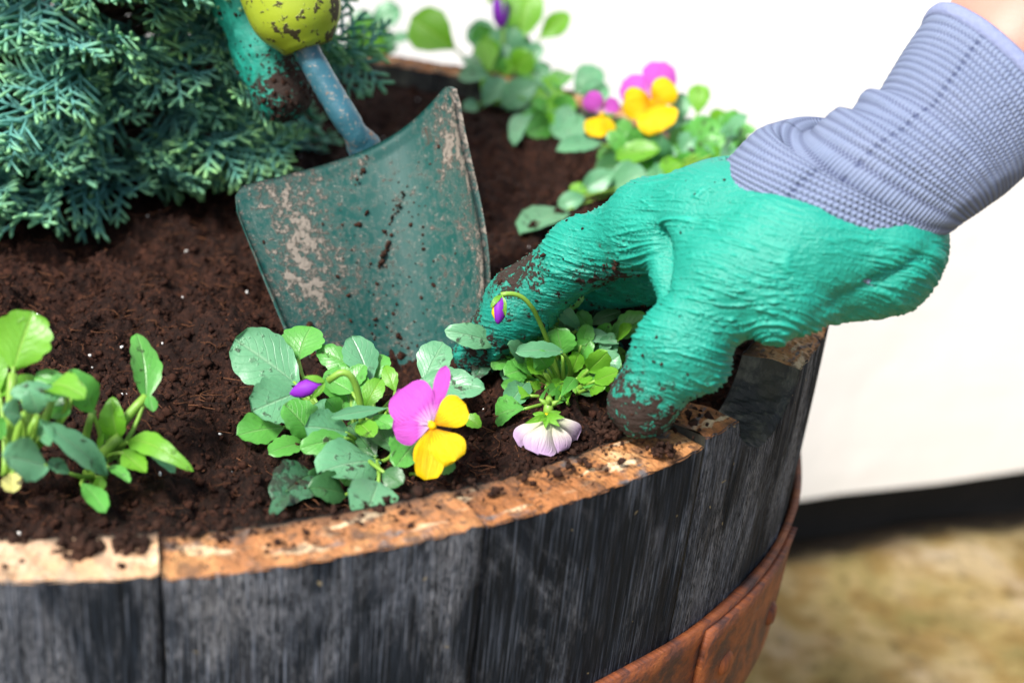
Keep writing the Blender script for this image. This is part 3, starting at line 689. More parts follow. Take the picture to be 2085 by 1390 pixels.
LM = {'b': 'leaf_blue', 'm': 'leaf_mid', 'y': 'leaf_bright', 'k': 'leaf_dark', 'd': 'leaf_dirty', 'c': 'cotyledon'}
def clear(px, py, d, gap=0.0045):
    """that point, brought forward until it stands clear of the soil or the rim"""
    for _ in range(60):
        P = U(px, py, d); r = math.hypot(P[0], P[1])
        if r > R0 + .004 or P[2] > (float(soil_h(P[0:1], P[1:2])[0]) if r < R0 - TH else RIM + .002) + gap: return P
        d -= .002
    return P
def add_leaves(plant, root, D, specs, seed, tocam=0.75, origin=None, seg=22):
    """specs: blade base and tip in photo pixels, width, kind, depth steps of base and tip from D (m)"""
    r_ = random.Random(seed); inv = np.array(plant.location)
    for q in specs:
        bx, by, tx, ty, w, kind = q[:6]; db = q[6] if len(q) > 6 else r_.uniform(-.006, .006); dt = q[7] if len(q) > 7 else db - r_.uniform(0.000, .012)
        opt = q[8] if len(q) > 8 else {}
        B, T = clear(bx, by, D + db), clear(tx, ty, D + dt)
        n = nrm(CAM - B) * tocam + np.array([0, 0, 0.5]) + np.array([r_.uniform(-.34, .34), r_.uniform(-.25, .15), r_.uniform(-.25, .25)])
        if 'n' in opt: n = np.asarray(opt['n'], float)
        kw = dict(bend=opt.get('bend', r_.uniform(0.02, 0.12)), cup=opt.get('cup', r_.uniform(0.04, 0.28)), scallop=opt.get('sc', r_.uniform(.08, .15)),
                  wide=opt.get('wide', r_.uniform(.52, .60)), tip=opt.get('tip', r_.uniform(.50, .66)), twist=opt.get('twist', r_.uniform(-.25, .25)), wave=opt.get('wave', r_.uniform(.03, .10)))
        rt = root + np.array([r_.uniform(-.004, .004), r_.uniform(-.003, .003), 0]) if opt.get('stalk', True) else None
        me = leaf_mesh(B - inv, T - inv, w * opt.get('ws', 1.15) * (D + (db + dt) / 2) / FPX, n, None if rt is None else rt - inv, petr=opt.get('petr', 0.0007), mat=M[LM[kind]], rnd=r_, seg=seg, **kw)
        obj('leaf', me, plant)
def stem_part(plant, pts, R, name='stem', m='stem'):
    inv = np.array(plant.location); V, F = tube(np.array(pts) - inv, R, 8); b = Bag(); b.add(V, F)
    return obj(name, b.mesh(name, [M[m]]), plant)
def petals(flower, plant, centre, specs, D, seed=0):
    """petals as sub-parts of the flower: tip px, width, material, depth step, options"""
    inv = np.array(plant.location); r_ = random.Random(seed)
    for tx, ty, w, m, dz, *o in specs:
        o = o[0] if o else {}
        T = clear(tx, ty, D + dz, .002); c = centre + (nrm(T - centre)) * 0.0004
        n = np.asarray(o['n'], float) if 'n' in o else nrm(CAM - c) + np.array([r_.uniform(-.15, .15), 0, r_.uniform(-.1, .15)])
        me = leaf_mesh(c - inv, T - inv, w * D / FPX, n, None, bend=o.get('bend', 0.06), cup=o.get('cup', -0.08), scallop=0.02, nsc=3, wide=o.get('wide', 0.62), tip=o.get('tip', 0.62), mat=M[m], name='petal', wave=o.get('wave', 0.085), twist=o.get('twist', 0.0), rnd=r_, seg=16, half=7)
        obj('petal', me, flower)
def flower_core(plant, centre, face, r=0.0016, spur=0.006):
    """throat, spur and green sepals behind the petals: the flower part itself"""
    inv = np.array(plant.location); face = nrm(face); b = Bag()
    c = centre - inv
    V, F = tube([c - face * spur, c - face * spur * .5, c - face * 0.0012, c - face * 0.0004], [r * .35, r * .8, r * .8, r * .3], 9); b.add(V, F, 0)
    s = nrm(np.cross(face, [0, 0, 1.0])); u = np.cross(s, face)
    for k in range(5):
        q = 2 * math.pi * k / 5 + .3; d = s * math.cos(q) + u * math.sin(q)
        P = np.array([c - face * spur * .55, c - face * spur * .75 + d * .0020, c - face * spur * .9 + d * .0036])
        V, F = tube(P, [.0006, .0010, .0002], 5); b.add(V, F, 0)
    V, F = tube([c - face * .0006, c + face * .0006, c + face * .0016], [r * .9, r * .9, r * .4], 9); b.add(V, F, 1, [(0, .8)] * len(V))
    return obj('flower', b.mesh('flower', [M['stem'], M['yellow_plain']]), plant)
def bud(plant, tip, base, D, width, m1='purple', yellow=False, sep=((1, .5), (-1, .4), (.3, -.9))):
    """nodding closed bud: rolled petals with sepals clasping the base"""
    inv = np.array(plant.location); T, B = U(*tip, D), U(*base, D); r = width * D / FPX / 2; a = T - B; L = np.linalg.norm(a); an = a / L
    P = [B + a * t - inv for t in (0, .18, .4, .65, .88, 1.0)]; V, F = tube(P, np.array([.35, .75, 1, .95, .55, .12]) * r, 12)
    # spiral creases where the petals are rolled
    V = V.reshape(6, 12, 3); ax = np.array(P)[:, None]; ang = np.arange(12) / 12 * 6.283; k = 1 + .13 * np.sin(3 * ang[None] + np.arange(6)[:, None] * .8)
    V = (ax + (V - ax) * k[:, :, None]).reshape(-1, 3)
    b = Bag(); b.add(V, F, 0, [(0, .8)] * len(V)); o = obj('flower_bud', b.mesh('flower_bud', [M[m1]]), plant)
    if yellow:
        s = nrm(np.cross(an, CAM - B)); c = T - inv
        b = Bag(); V, F = tube([c - an * L * .75 + s * r * yellow, c - an * L * .4 + s * r * .75 * yellow, c - an * L * .1 + s * r * .3 * yellow], [r * .3, r * .5, r * .15], 9); b.add(V, F, 0, [(0, .8)] * len(V))
        obj('petal', b.mesh('petal', [M['yellow_plain']]), o)
    for k, (sx, sy) in enumerate(sep):
        s = RIGHT * sx + UP * sy - FWD * (.5 if k % 2 == 0 else -.1); e = B + an * L * .42 + nrm(s) * r * 1.55
        n = nrm(nrm(CAM - B) + nrm(s) * .6)
        obj('sepal', leaf_mesh(B - an * L * .1 - inv, e - inv, r * .95, n, None, bend=.12, cup=.2, scallop=0, wide=.40, tip=1.0, mat=M['leaf_bright'], name='sepal', seg=8, half=2), o)
    return o
def viola(px, py, label, z=None, group='violas planted round the edge of the barrel'):
    P = Uz(px, py, RIM - 0.02); 
    for _ in range(4): P = Uz(px, py, float(soil_h(P[0], P[1])))
    o = empty('viola_plant', tuple(P)); tag(o, label, 'flower', group)
    return o, P, float((P - CAM) @ FWD)

# --- viola in front of the trowel, one open pink and yellow flower
o, root, D = viola(735, 935, 'viola before the trowel blade with one open pink and yellow flower and dirt specked leaves')
stem_part(o, bez(root, root + [0, 0, .012], U(745, 850, D - .004), 6), np.linspace(.0022, .0014, 6), 'crown')
add_leaves(o, root, D, [
    (605, 782, 478, 690, 112, 'b', .004, .002, dict(bend=.04, cup=.06, tip=.55, sc=.09)), (603, 800, 512, 838, 92, 'b', -.002, -.012, dict(bend=.05, tip=.5, wide=.5)),
    (606, 735, 634, 664, 78, 'm', .012, .016), (724, 750, 646, 712, 46, 'm', .010, .012), (756, 782, 716, 684, 70, 'b', .006, .010, dict(tip=.7)),
    (760, 775, 782, 722, 42, 'm', .010, .014), (806, 800, 784, 744, 30, 'y', .004, .008, dict(tip=.9)), (862, 775, 903, 697, 66, 'b', .010, .016, dict(tip=.6)),
    (845, 778, 987, 792, 60, 'b', .004, -.002, dict(tip=.6)), (716, 838, 690, 742, 84, 'm', .000, .006, dict(tip=.55, cup=.3)), (744, 832, 776, 772, 40, 'y', -.004, -.002),
    (693, 872, 638, 824, 60, 'b', -.004, -.006), (636, 888, 580, 822, 74, 'm', -.008, -.012, dict(tip=.5, cup=.25)), (582, 868, 482, 886, 62, 'm', -.002, -.010, dict(tip=.6)),
    (707, 880, 620, 868, 66, 'b', -.016, -.024, dict(tip=.5, cup=.25)), (706, 890, 611, 912, 44, 'm', -.020, -.026), (620, 902, 547, 922, 46, 'm', -.006, -.012, dict(tip=.55)),
    (795, 830, 672, 850, 24, 'b', -.012, -.022, dict(tip=.8)), (766, 930, 712, 862, 70, 'k', -.006, -.006, dict(tip=.55)), (772, 900, 775, 840, 60, 'k', .002, .004), (800, 925, 765, 868, 60, 'k', -.004, -.004),
    (772, 938, 650, 960, 104, 'b', -.020, -.036, dict(tip=.5, wide=.55, cup=.08, sc=.07, bend=.08)), (772, 978, 742, 1060, 84, 'b', -.018, -.030, dict(tip=.52, wide=.6, sc=.06)),
    (706, 1008, 628, 992, 56, 'k', -.014, -.018), (655, 985, 628, 970, 40, 'k', -.008, -.01), (640, 965, 560, 1020, 84, 'd', -.008, -.014, dict(tip=.6, stalk=False)), (590, 1000, 550, 1052, 24, 'd', -.01, -.014, dict(tip=.8, stalk=False)),
    (856, 890, 806, 950, 66, 'm', -.012, -.018, dict(tip=.6)), (940, 846, 980, 868, 28, 'y', .002, .0, dict(tip=.8)), (890, 960, 925, 940, 32, 'm', -.004, -.006), (850, 860, 842, 905, 40, 'k', .0, -.004),
    (665, 950, 690, 905, 50, 'k', .0, .0), (735, 900, 742, 850, 60, 'm', .004, .006), (800, 850, 850, 812, 44, 'm', .008, .010), (640, 925, 690, 925, 40, 'k', -.002, -.002), (720, 800, 665, 770, 50, 'm', -.002, .002), (690, 905, 655, 940, 46, 'm', -.014, -.02), (735, 950, 700, 985, 44, 'm', -.014, -.02), (660, 880, 640, 905, 36, 'y', -.010, -.016),
    (800, 880, 835, 925, 44, 'm', -.010, -.018), (780, 960, 820, 985, 40, 'k', -.012, -.018), (730, 860, 760, 890, 40, 'y', -.014, -.022), (760, 850, 800, 870, 36, 'm', -.012, -.016), (715, 790, 742, 742, 40, 'm', .002, .004), (690, 850, 665, 812, 40, 'm', -.006, -.010)], 11)
fc = U(880, 866, D - .034)
fl = flower_core(o, fc, nrm(np.array([.45, -.8, -.05])))
stem_part(o, bez(U(760, 900, D - .004), U(800, 780, D - .006), fc - nrm(np.array([.45, -.8, -.05])) * .005, 10), np.linspace(.0011, .0008, 10), 'flower_stalk')
petals(fl, o, fc, [(815, 792, 96, 'pink', -.026, dict(tip=.5, wide=.6, bend=.12)), (800, 872, 70, 'pink', -.029, dict(tip=.5, wide=.6, bend=.1)), (908, 744, 32, 'pink', -.026, dict(tip=.6, wide=.68, bend=.04)),
                   (948, 822, 66, 'yellow', -.034, dict(tip=.5, wide=.66, bend=.05, wave=.08, n=(-.2, -.9, .5))), (850, 946, 34, 'yellow', -.036, dict(tip=.55, wide=.62)), (868, 976, 58, 'yellow', -.041, dict(tip=.42, wide=.68, bend=.05, wave=.12, n=(.35, -.85, .35))), (926, 938, 74, 'yellow', -.039, dict(tip=.40, wide=.66, bend=.03, wave=.12, cup=-.2, n=(.15, -.8, .6)))], D, 3)
bud(o, (590, 802), (655, 780), D - .020, 33, 'purple', False, ((-.4, 1.2), (-.9, -.8), (.2, -2.6), (-1.2, .3)))
stem_part(o, np.concatenate([bez(U(740, 900, D - .006), U(735, 740, D - .022), U(690, 760, D - .021), 10), [U(668, 775, D - .020)]]), .0012, 'bud_stalk')

# --- viola being pressed in between thumb and fingers
o, root, D = viola(1150, 812, 'small viola with nodding purple bud held between thumb and fingers of the green glove')
add_leaves(o, root, D, [
    (1019, 703, 906, 672, 44, 'b', -.012, -.020, dict(tip=.65)), (1050, 704, 1046, 648, 52, 'k', .002, .004), (1112, 712, 1066, 660, 48, 'm', -.010, -.014), (1146, 726, 1134, 668, 60, 'm', -.014, -.018, dict(tip=.5)),
    (1146, 716, 1050, 716, 36, 'b', -.022, -.030, dict(tip=.55)), (1181, 668, 1114, 614, 30, 'b', -.004, -.012), (1141, 634, 1190, 600, 26, 'm', .002, -.002), (1196, 630, 1174, 600, 28, 'k', .01, .01),
    (1203, 674, 1176, 634, 32, 'm', .002, .0), (1232, 690, 1321, 646, 48, 'm', -.002, -.008, dict(tip=.6)), (1201, 660, 1264, 634, 30, 'k', .006, .004), (1170, 670, 1260, 700, 26, 'b', -.006, -.014, dict(tip=.8)),
    (1125, 676, 1096, 622, 38, 'm', .000, .002), (1074, 752, 1028, 764, 46, 'm', -.012, -.018, dict(tip=.5)), (999, 716, 966, 770, 32, 'd', -.004, -.008), (1074, 776, 1026, 838, 44, 'b', -.014, -.022, dict(tip=.55)),
    (1068, 832, 1010, 846, 56, 'm', -.010, -.016, dict(tip=.5)), (1156, 764, 1170, 722, 40, 'm', -.008, -.010), (1174, 770, 1210, 764, 32, 'y', -.012, -.016, dict(tip=.55)), (1058, 724, 1016, 710, 34, 'm', -.004, -.008),
    (1190, 720, 1186, 676, 44, 'k', .004, .004), (1215, 745, 1225, 690, 38, 'k', .004, .004), (1150, 690, 1148, 640, 40, 'k', .006, .008), (1110, 775, 1120, 735, 40, 'k', .002, .002), (1180, 800, 1225, 790, 24, 'k', -.004, -.006),
    (1090, 800, 1050, 790, 30, 'k', -.006, -.01), (1140, 790, 1100, 815, 22, 'm', -.01, -.014), (1040, 735, 1000, 745, 26, 'm', -.006, -.01)], 22)
stem_part(o, bez(root, root + [0, 0, .006], U(1150, 770, D - .002), 6), np.linspace(.0018, .0010, 6), 'crown')
rq = random.Random(91); sp_ = []
for _ in range(54):
    tx, ty = rq.uniform(1010, 1300), rq.uniform(615, 810); dx, dy = tx - 1148, ty - 800; q = math.hypot(dx, dy) + 1; L = rq.uniform(34, 58)
    sp_.append((tx - dx / q * L, ty - dy / q * L, tx, ty, rq.uniform(24, 44), rq.choice('mmyyb'), rq.uniform(-.022, .006)))
add_leaves(o, root, D, sp_, 23)
stem_part(o, np.concatenate([bez(root, U(1120, 690, D - .016), U(1085, 628, D - .034), 8), bez(U(1072, 612, D - .037), U(1052, 592, D - .040), U(1020, 600, D - .041), 6)]), .00085, 'bud_stalk')
bud(o, (1014, 660), (1020, 606), D - .042, 27, 'purple', .9, ((-1.2, .1), (-1, -1.2), (1, -1.4), (.1, -.6)))
# faded flower that has flopped onto the rim
fc = clear(1115, 846, D - .020, .012); face = nrm(np.array([-.05, -.5, -.85]))
fl = flower_core(o, fc, face, .0022, .006); fl['label'] = 'faded lilac flower flopped down towards the rim'
petals(fl, o, fc, [(1058, 908, 58, 'pale', -.038, dict(tip=.40, wide=.74, bend=.16, cup=-.5, wave=.16)), (1094, 926, 66, 'pale', -.044, dict(tip=.40, wide=.74, bend=.14, cup=-.4, wave=.16)), (1136, 922, 62, 'pale', -.043, dict(tip=.4, wide=.74, bend=.12, cup=-.4, wave=.18)), (1174, 896, 54, 'pale', -.038, dict(tip=.42, wide=.72, bend=.14, cup=-.4, wave=.16))], D, 8)
for tx, ty in ((1068, 862), (1084, 842), (1150, 850), (1140, 868), (1110, 872), (1095, 858), (1142, 838)):
    inv = np.array(o.location); dF = (fc - CAM) @ FWD; B = U(1113, 846, dF - .002); T = U(tx, ty, dF - .006 + (.005 if ty < 845 else 0))
    obj('sepal', leaf_mesh(B - inv, T - inv, .0024, nrm(CAM - B), None, bend=.1, cup=.2, scallop=0, wide=.4, tip=1.0, mat=M['leaf_bright'], name='sepal', seg=8, half=2), fl)
stem_part(o, bez(root, U(1112, 800, D - .012), fc - face * .005, 8), .0012, 'flower_stalk')

# --- two bright young violas at the left edge
o, root, D = viola(30, 960, 'bright young viola at the left edge with big upright leaf and one yellow seed leaf')
add_leaves(o, root, D, [
    (26, 752, 66, 634, 104, 'y', -.006, -.004, dict(tip=.55, wide=.55, cup=.12, bend=.03, twist=.1, n=(.1, -1, .25))), (95, 800, 172, 806, 58, 'y', -.006, -.018, dict(bend=.22)), (150, 790, 70, 765, 40, 'm', .002, .0), (138, 806, 20, 800, 40, 'b', -.012, -.020, dict(bend=.12)),
    (45, 846, 6, 836, 50, 'b', -.02, -.026), (78, 845, 60, 795, 44, 'b', -.018, -.022), (97, 948, 5, 928, 76, 'b', -.022, -.034, dict(tip=.48, wide=.5, bend=.04)), (99, 844, 143, 838, 24, 'm', -.006, -.01), (100, 830, 130, 800, 40, 'k', .0, .0),
    (24, 962, 26, 1002, 36, 'c', -.012, -.018, dict(tip=.5)), (40, 800, -10, 770, 50, 'y', .004, .004), (80, 890, 110, 870, 50, 'b', -.012, -.016), (0, 800, -30, 700, 60, 'y', .002, .004), (10, 890, -30, 860, 50, 'm', -.01, -.012), (60, 800, 50, 760, 40, 'y', .002, .004)], 33)
stem_part(o, bez(root, U(15, 880, D - .008), U(26, 760, D - .006), 8), np.linspace(.0022, .0014, 8))
for k, (x, y) in enumerate(((75, 850), (110, 800), (50, 840))): stem_part(o, bez(root, U(x - 25, 900, D - .01), U(x, y, D - .012), 7), np.linspace(.0017, .0010, 7))
o, root, D = viola(192, 965, 'sprawling bright viola with one tall leaf standing off to its right, second from left edge')
add_leaves(o, root, D, [
    (190, 840, 140, 754, 58, 'm', -.012, -.022, dict(bend=.16, tip=.7)), (216, 968, 88, 862, 52, 'b', -.022, -.040, dict(bend=.10, tip=.75, wide=.5)), (240, 894, 228, 808, 50, 'y', -.004, -.006, dict(tip=.8, wide=.42, cup=.3)),
    (298, 812, 279, 678, 58, 'm', -.002, .006, dict(tip=.7, wide=.45, n=(.55, -.8, .1), twist=.0)), (302, 800, 312, 838, 24, 'm', -.003, -.006, dict(stalk=False, tip=.8)), (262, 896, 392, 956, 44, 'y', -.008, -.022, dict(bend=.20, tip=.85, wide=.4)), (250, 920, 299, 962, 42, 'y', -.012, -.024, dict(tip=.8, wide=.42)),
    (298, 905, 357, 962, 26, 'b', -.004, -.012, dict(bend=.2)), (221, 950, 264, 982, 26, 'm', -.018, -.026, dict(bend=.12)), (164, 985, 216, 1042, 38, 'm', -.018, -.030, dict(bend=.10, wide=.66)), (142, 964, 97, 938, 26, 'b', -.018, -.022), (200, 1000, 205, 970, 24, 'y', -.02, -.02), (222, 900, 200, 868, 16, 'y', -.004, -.004, dict(tip=1)), (200, 915, 212, 880, 14, 'y', -.006, -.008, dict(tip=1))], 44)
stem_part(o, bez(root, U(205, 900, D - .004), U(298, 806, D - .002), 9), np.linspace(.0020, .0014, 9))
stem_part(o, bez(root, U(155, 930, D - .008), U(190, 835, D - .012), 8), np.linspace(.0016, .0010, 8))
stem_part(o, bez(root, U(200, 920, D - .006), U(245, 890, D - .006), 8), np.linspace(.0026, .0018, 8), 'crown')

# --- background violas along the far right rim
def tuft(o, root, D, x0, x1, y0, y1, n, seed, kinds='bbmky', wr=(26, 60)):
    r_ = random.Random(seed); sp = []; rx, ry = (root - CAM) @ RIGHT / D * FPX + 1042.5, 695 - (root - CAM) @ UP / D * FPX
    for _ in range(n):
        tx, ty = r_.uniform(x0, x1), r_.uniform(y0, y1); L = r_.uniform(40, 75); dx, dy = tx - rx, ty - ry - 10; q = math.hypot(dx, dy) + 1e-6
        sp.append((tx - dx / q * L, ty - dy / q * L, tx, ty, r_.uniform(*wr), r_.choice(kinds), r_.uniform(-.02, .02)))
    add_leaves(o, root, D, sp, seed, seg=9)
def open_flower(o, D, c, specs, face, stalk_from, seed):
    fc = U(*c, D); fl = flower_core(o, fc, nrm(np.asarray(face, float))); petals(fl, o, fc, specs, D, seed)
    stem_part(o, bez(stalk_from, U(c[0] + 8, c[1] + 70, D + .004), fc - nrm(np.asarray(face, float)) * .005, 8), .0012, 'flower_stalk'); return fl
o, root, D = viola(1335, 372, 'viola behind the green glove bearing two pink and yellow flowers, the larger facing forward')
add_leaves(o, root, D, [(1227, 292, 1132, 308, 34, 'b', -.01, -.02), (1250, 320, 1345, 305, 46, 'y', -.012, -.02), (1421, 230, 1424, 172, 40, 'y', .0, .002, dict(tip=.5)), (1400, 300, 1487, 290, 54, 'b', .0, -.006),
    (1460, 262, 1540, 268, 30, 'm', .004, .0), (1180, 392, 1245, 352, 40, 'b', -.02, -.03), (1240, 385, 1318, 352, 58, 'b', -.022, -.03, dict(tip=.5)), (1191, 400, 1136, 420, 34, 'b', -.02, -.03), (1160, 425, 1060, 476, 62, 'b', -.03, -.045, dict(tip=.5)), (1195, 392, 1160, 380, 26, 'y', -.02, -.02),
    (1300, 290, 1240, 250, 46, 'm', .0, .0), (1290, 330, 1210, 345, 40, 'k', -.01, -.014), (1390, 250, 1385, 190, 36, 'b', .004, .006)], 55, seg=10)
tuft(o, root, D, 1190, 1515, 230, 365, 44, 5, 'bbmmy')
tuft(o, root, D, 1330, 1530, 235, 345, 22, 15, 'bbmm')
open_flower(o, D - .012, (1327, 208), [(1268, 165, 66, 'pink', .004, dict(tip=.5, wide=.6)), (1352, 126, 74, 'pink', .006, dict(tip=.46, wide=.62)), (1268, 212, 66, 'yellow', -.004, dict(tip=.45, wide=.58)), (1372, 170, 60, 'yellow', -.004, dict(tip=.45, wide=.58)), (1348, 266, 86, 'yellow', -.008, dict(tip=.40, wide=.6))], (.1, -.95, .15), root, 5)
open_flower(o, D - .006, (1226, 234), [(1196, 190, 44, 'pink', -.004, dict(tip=.5)), (1258, 204, 34, 'pink', .004, dict(tip=.5)), (1204, 278, 50, 'yellow_plain', -.006, dict(tip=.45)), (1246, 276, 30, 'yellow_plain', .0, dict(tip=.5))], (-.75, -.5, .1), root, 6)
o, root, D = viola(1150, 232, 'leafy viola without open flowers between the purple-budded plant and the two-flowered one')
tuft(o, root, D, 1040, 1210, 150, 280, 30, 6, 'bmmy')
add_leaves(o, root, D, [(1098, 168, 1020, 214, 56, 'b', -.004, -.01), (1085, 232, 1046, 294, 36, 'b', -.016, -.03), (1150, 265, 1090, 270, 26, 'm', -.01, -.016), (1128, 180, 1150, 148, 40, 'm', .0, .0), (1180, 200, 1240, 180, 50, 'b', .01, .012), (1170, 190, 1225, 140, 50, 'b', .012, .014)], 66, seg=10)
o, root, D = viola(1005, 178, 'tall viola at the back rim with closed purple bud and broad leaf leaning left')
add_leaves(o, root, D, [(925, 98, 838, 36, 80, 'y', .0, .004, dict(tip=.5, wide=.6, n=(-.1, -1, .3))), (1015, 92, 952, 60, 56, 'b', .004, .006, dict(tip=.5)), (1050, 95, 1080, -25, 66, 'y', .004, .008, dict(n=(0, -1, .2))), (1100, 78, 1160, 28, 40, 'y', .004, .004), (1000, 160, 935, 150, 36, 'b', -.01, -.014), (975, 212, 945, 222, 28, 'b', -.02, -.03),
    (1040, 60, 1030, -20, 40, 'm', .01, .012)], 77, seg=10)
tuft(o, root, D, 945, 1125, 45, 180, 36, 7, 'bmyy')
bud(o, (1022, 60), (1014, -10), D, 34, 'purple', False)
stem_part(o, bez(root, U(1040, 60, D), U(1016, -12, D), 8), .0012, 'bud_stalk')
o, root, D = viola(752, 122, 'blurred pale viola at the back rim between the conifer and the broad leaf')
add_leaves(o, root, D, [(758, 50, 815, 18, 50, 'b', .0, .0), (745, 70, 735, 20, 40, 'b', .0, .0), (790, 85, 832, 74, 24, 'b', .0, .0)], 88, seg=10)
tuft(o, root, D, 710, 815, 30, 118, 24, 8, 'bmy', (24, 46))

# ================================================================== CONIFER
def spray_mesh(seed, L=0.050, sg=5, k=5):
    r_ = random.Random(seed); b = Bag()
    def branch(P0, d, n, L_, r, lvl, tone0):
        pts = []; d = nrm(d); side = np.cross(d, n); p = np.array(P0, float); droop = r_.uniform(-.05, .12)
        for i in range(k):
            pts.append(p.copy()); p = p + d * L_ / (k - 1); d = nrm(d - n * droop * .25)
        if lvl == 2:
            # scale-leaf branchlet: blunt, slightly knobbly and flattened
            R = np.interp(np.linspace(0, 1, k), np.linspace(0, 1, 5), [.75, 1.0, .85, 1.0, .5]) * r
            V, F = tube(pts, R, sg); b.add(V, F, 0, None, np.repeat(np.linspace(tone0, min(1, tone0 + .42), k), sg))
        else:
            V, F = tube(pts, np.linspace(r, r * .6, k), sg); b.add(V, F, 0, None, np.repeat(np.linspace(tone0, min(1, tone0 + .35), k), sg))
        if lvl < 2:
            m = int(L_ / (0.0046 if lvl == 0 else 0.0032)); pts = np.array(pts)
            for i in range(1, m + 1):
                t = i / (m + .3); q = pts[0] + (pts[-1] - pts[0]) * t; q = pts[min(int(t * (k - 1)), k - 2)] + (pts[min(int(t * (k - 1)), k - 2) + 1] - pts[min(int(t * (k - 1)), k - 2)]) * (t * (k - 1) % 1)
                sgn = 1 if i % 2 else -1; sd = nrm(d * .75 + side * sgn * r_.uniform(.6, 1.0) + n * r_.uniform(-.35, .45))
                ll = (L_ * (.58 if lvl == 0 else .5) * (1 - .55 * t) + .003) * r_.uniform(.8, 1.15)
                branch(q, sd, nrm(n + side * r_.uniform(-.4, .4)), ll, r * .82 if lvl == 0 else 0.00098 * r_.uniform(.85, 1.2), lvl + 1, tone0 + .30 * t + (.05 if lvl else 0))
            branch(pts[-1], d, n, .006, .0013, 2, tone0 + .38)
    branch((0, 0, 0), np.array([0, 1, 0.0]), np.array([0, 0, 1.0]), L, .0013, 0, .05)
    return b.mesh('spray', [M['conifer']])
SPR = [spray_mesh(s) for s in range(6)]; LOW = [spray_mesh(s, .050, 3, 3) for s in range(5)]
cz = float(soil_h(np.array([-0.04]), np.array([0.085]))[0])
con = empty('dwarf_conifer', (-0.044, 0.072, cz)); tag(con, 'bushy blue-green dwarf conifer growing in the middle of the barrel', 'conifer')
trunk_pts = [(0, 0, -.01), (.002, .001, .08), (-.002, .002, .18), (0, 0, .30), (.001, 0, .40)]
b = Bag(); V, F = tube(trunk_pts, [.012, .011, .009, .006, .002], 10); b.add(V, F); obj('trunk', b.mesh('trunk', [M['bark']]), con)
r_ = random.Random(3); twig = Bag(); rest_v, rest_f, rest_t, nb = [], [], [], 0
spots = []
for i in range(640):
    u = (i + .5) / 640; h = 0.006 + 0.40 * u ** 1.02; a = i * 2.39996 + r_.uniform(-.3, .3)
    env = 0.120 * (1 - max(0, (h - .17) / .26) ** 1.8) * (0.80 + .20 * min(1, h / .06))
    lobes = 1 + .13 * math.sin(3 * a + h * 31) + .09 * math.sin(5 * a - h * 52)
    rad = env * lobes * r_.uniform(.62, 1.0)
    spots.append((a, h, rad))
def spray_pose(a, h, rad, rr):
    out = np.array([math.cos(a), math.sin(a), 0]); up = rr.uniform(-.55, .35) + max(0, (h - .06)) * 2.2
    if h < .045: up = rr.uniform(-.15, .20)
    d = nrm(out + np.array([0, 0, up]) + np.array([rr.uniform(-.45, .45), rr.uniform(-.45, .45), 0])); n = nrm(np.array([0, 0, 1.0]) * .6 + out * .8 + np.array([rr.uniform(-.6, .6), rr.uniform(-.6, .6), rr.uniform(-.3, .3)]))
    n = nrm(n - d * (n @ d)); s = np.cross(d, n); sc = rr.uniform(.66, 1.02)
    tipp = out * rad + np.array([0, 0, h]); base = tipp - d * .050 * sc
    base[2] = max(base[2], .004)
    return np.array([s * sc, d * sc, n * sc]).T, base
vis = []
camv = CAM - np.array(con.location)
for (a, h, rad) in spots:
    out = np.array([math.cos(a), math.sin(a), 0]); vis.append((out @ nrm(camv * [1, 1, 0])) - 4 * max(0, h - .26))
order = np.argsort(-np.array(vis)); base_co = {}
for rank, ix in enumerate(order):
    a, h, rad = spots[ix]; R, P = spray_pose(a, h, rad, r_); me = SPR[ix % 6] if rank < 290 else LOW[ix % 5]
    q = bez((0, 0, max(.01, h * .8 - .01)), np.array([P[0] * .5, P[1] * .5, h * .8 + .01]), P, 5); V, F = tube(q, [.0016, .0014, .0012, .0010, .0009], 5); twig.add(V, F)
    if rank < 290:
        o = bpy.data.objects.new('spray', me); link(o, con)
        o.matrix_basis = Matrix(((*R[0], P[0]), (*R[1], P[1]), (*R[2], P[2]), (0, 0, 0, 1)))
    elif rank < 580:
        if ix % 5 not in base_co:
            co = np.empty(len(me.vertices) * 3, np.float32); me.vertices.foreach_get('co', co); tn = np.empty(len(me.vertices), np.float32); me.attributes['tone'].data.foreach_get('value', tn)
            me.calc_loop_triangles(); tr = np.empty(len(me.loop_triangles) * 3, np.int32); me.loop_triangles.foreach_get('vertices', tr); base_co[ix % 5] = (co.reshape(-1, 3), tn, tr.reshape(-1, 3))
        co, tn, tr = base_co[ix % 5]; rest_v.append(co @ R.T + P); rest_f.append(tr + nb); rest_t.append(tn); nb += len(co)
o = obj('foliage', raw_mesh('foliage', np.concatenate(rest_v), np.concatenate(rest_f), [M['conifer']], True, None, None, {'tone': np.concatenate(rest_t)}), con); o['kind'] = 'stuff'
o = obj('twigs', twig.mesh('twigs', [M['bark']]), con); o['kind'] = 'stuff'

# ================================================================== HAND TROWEL
trowel = empty('hand_trowel', tuple(U(745, 305, 0.628))); tag(trowel, 'green enamelled hand trowel crusted with dried mud, blade in soil, lime green grip', 'trowel')
TI = np.array(trowel.location)
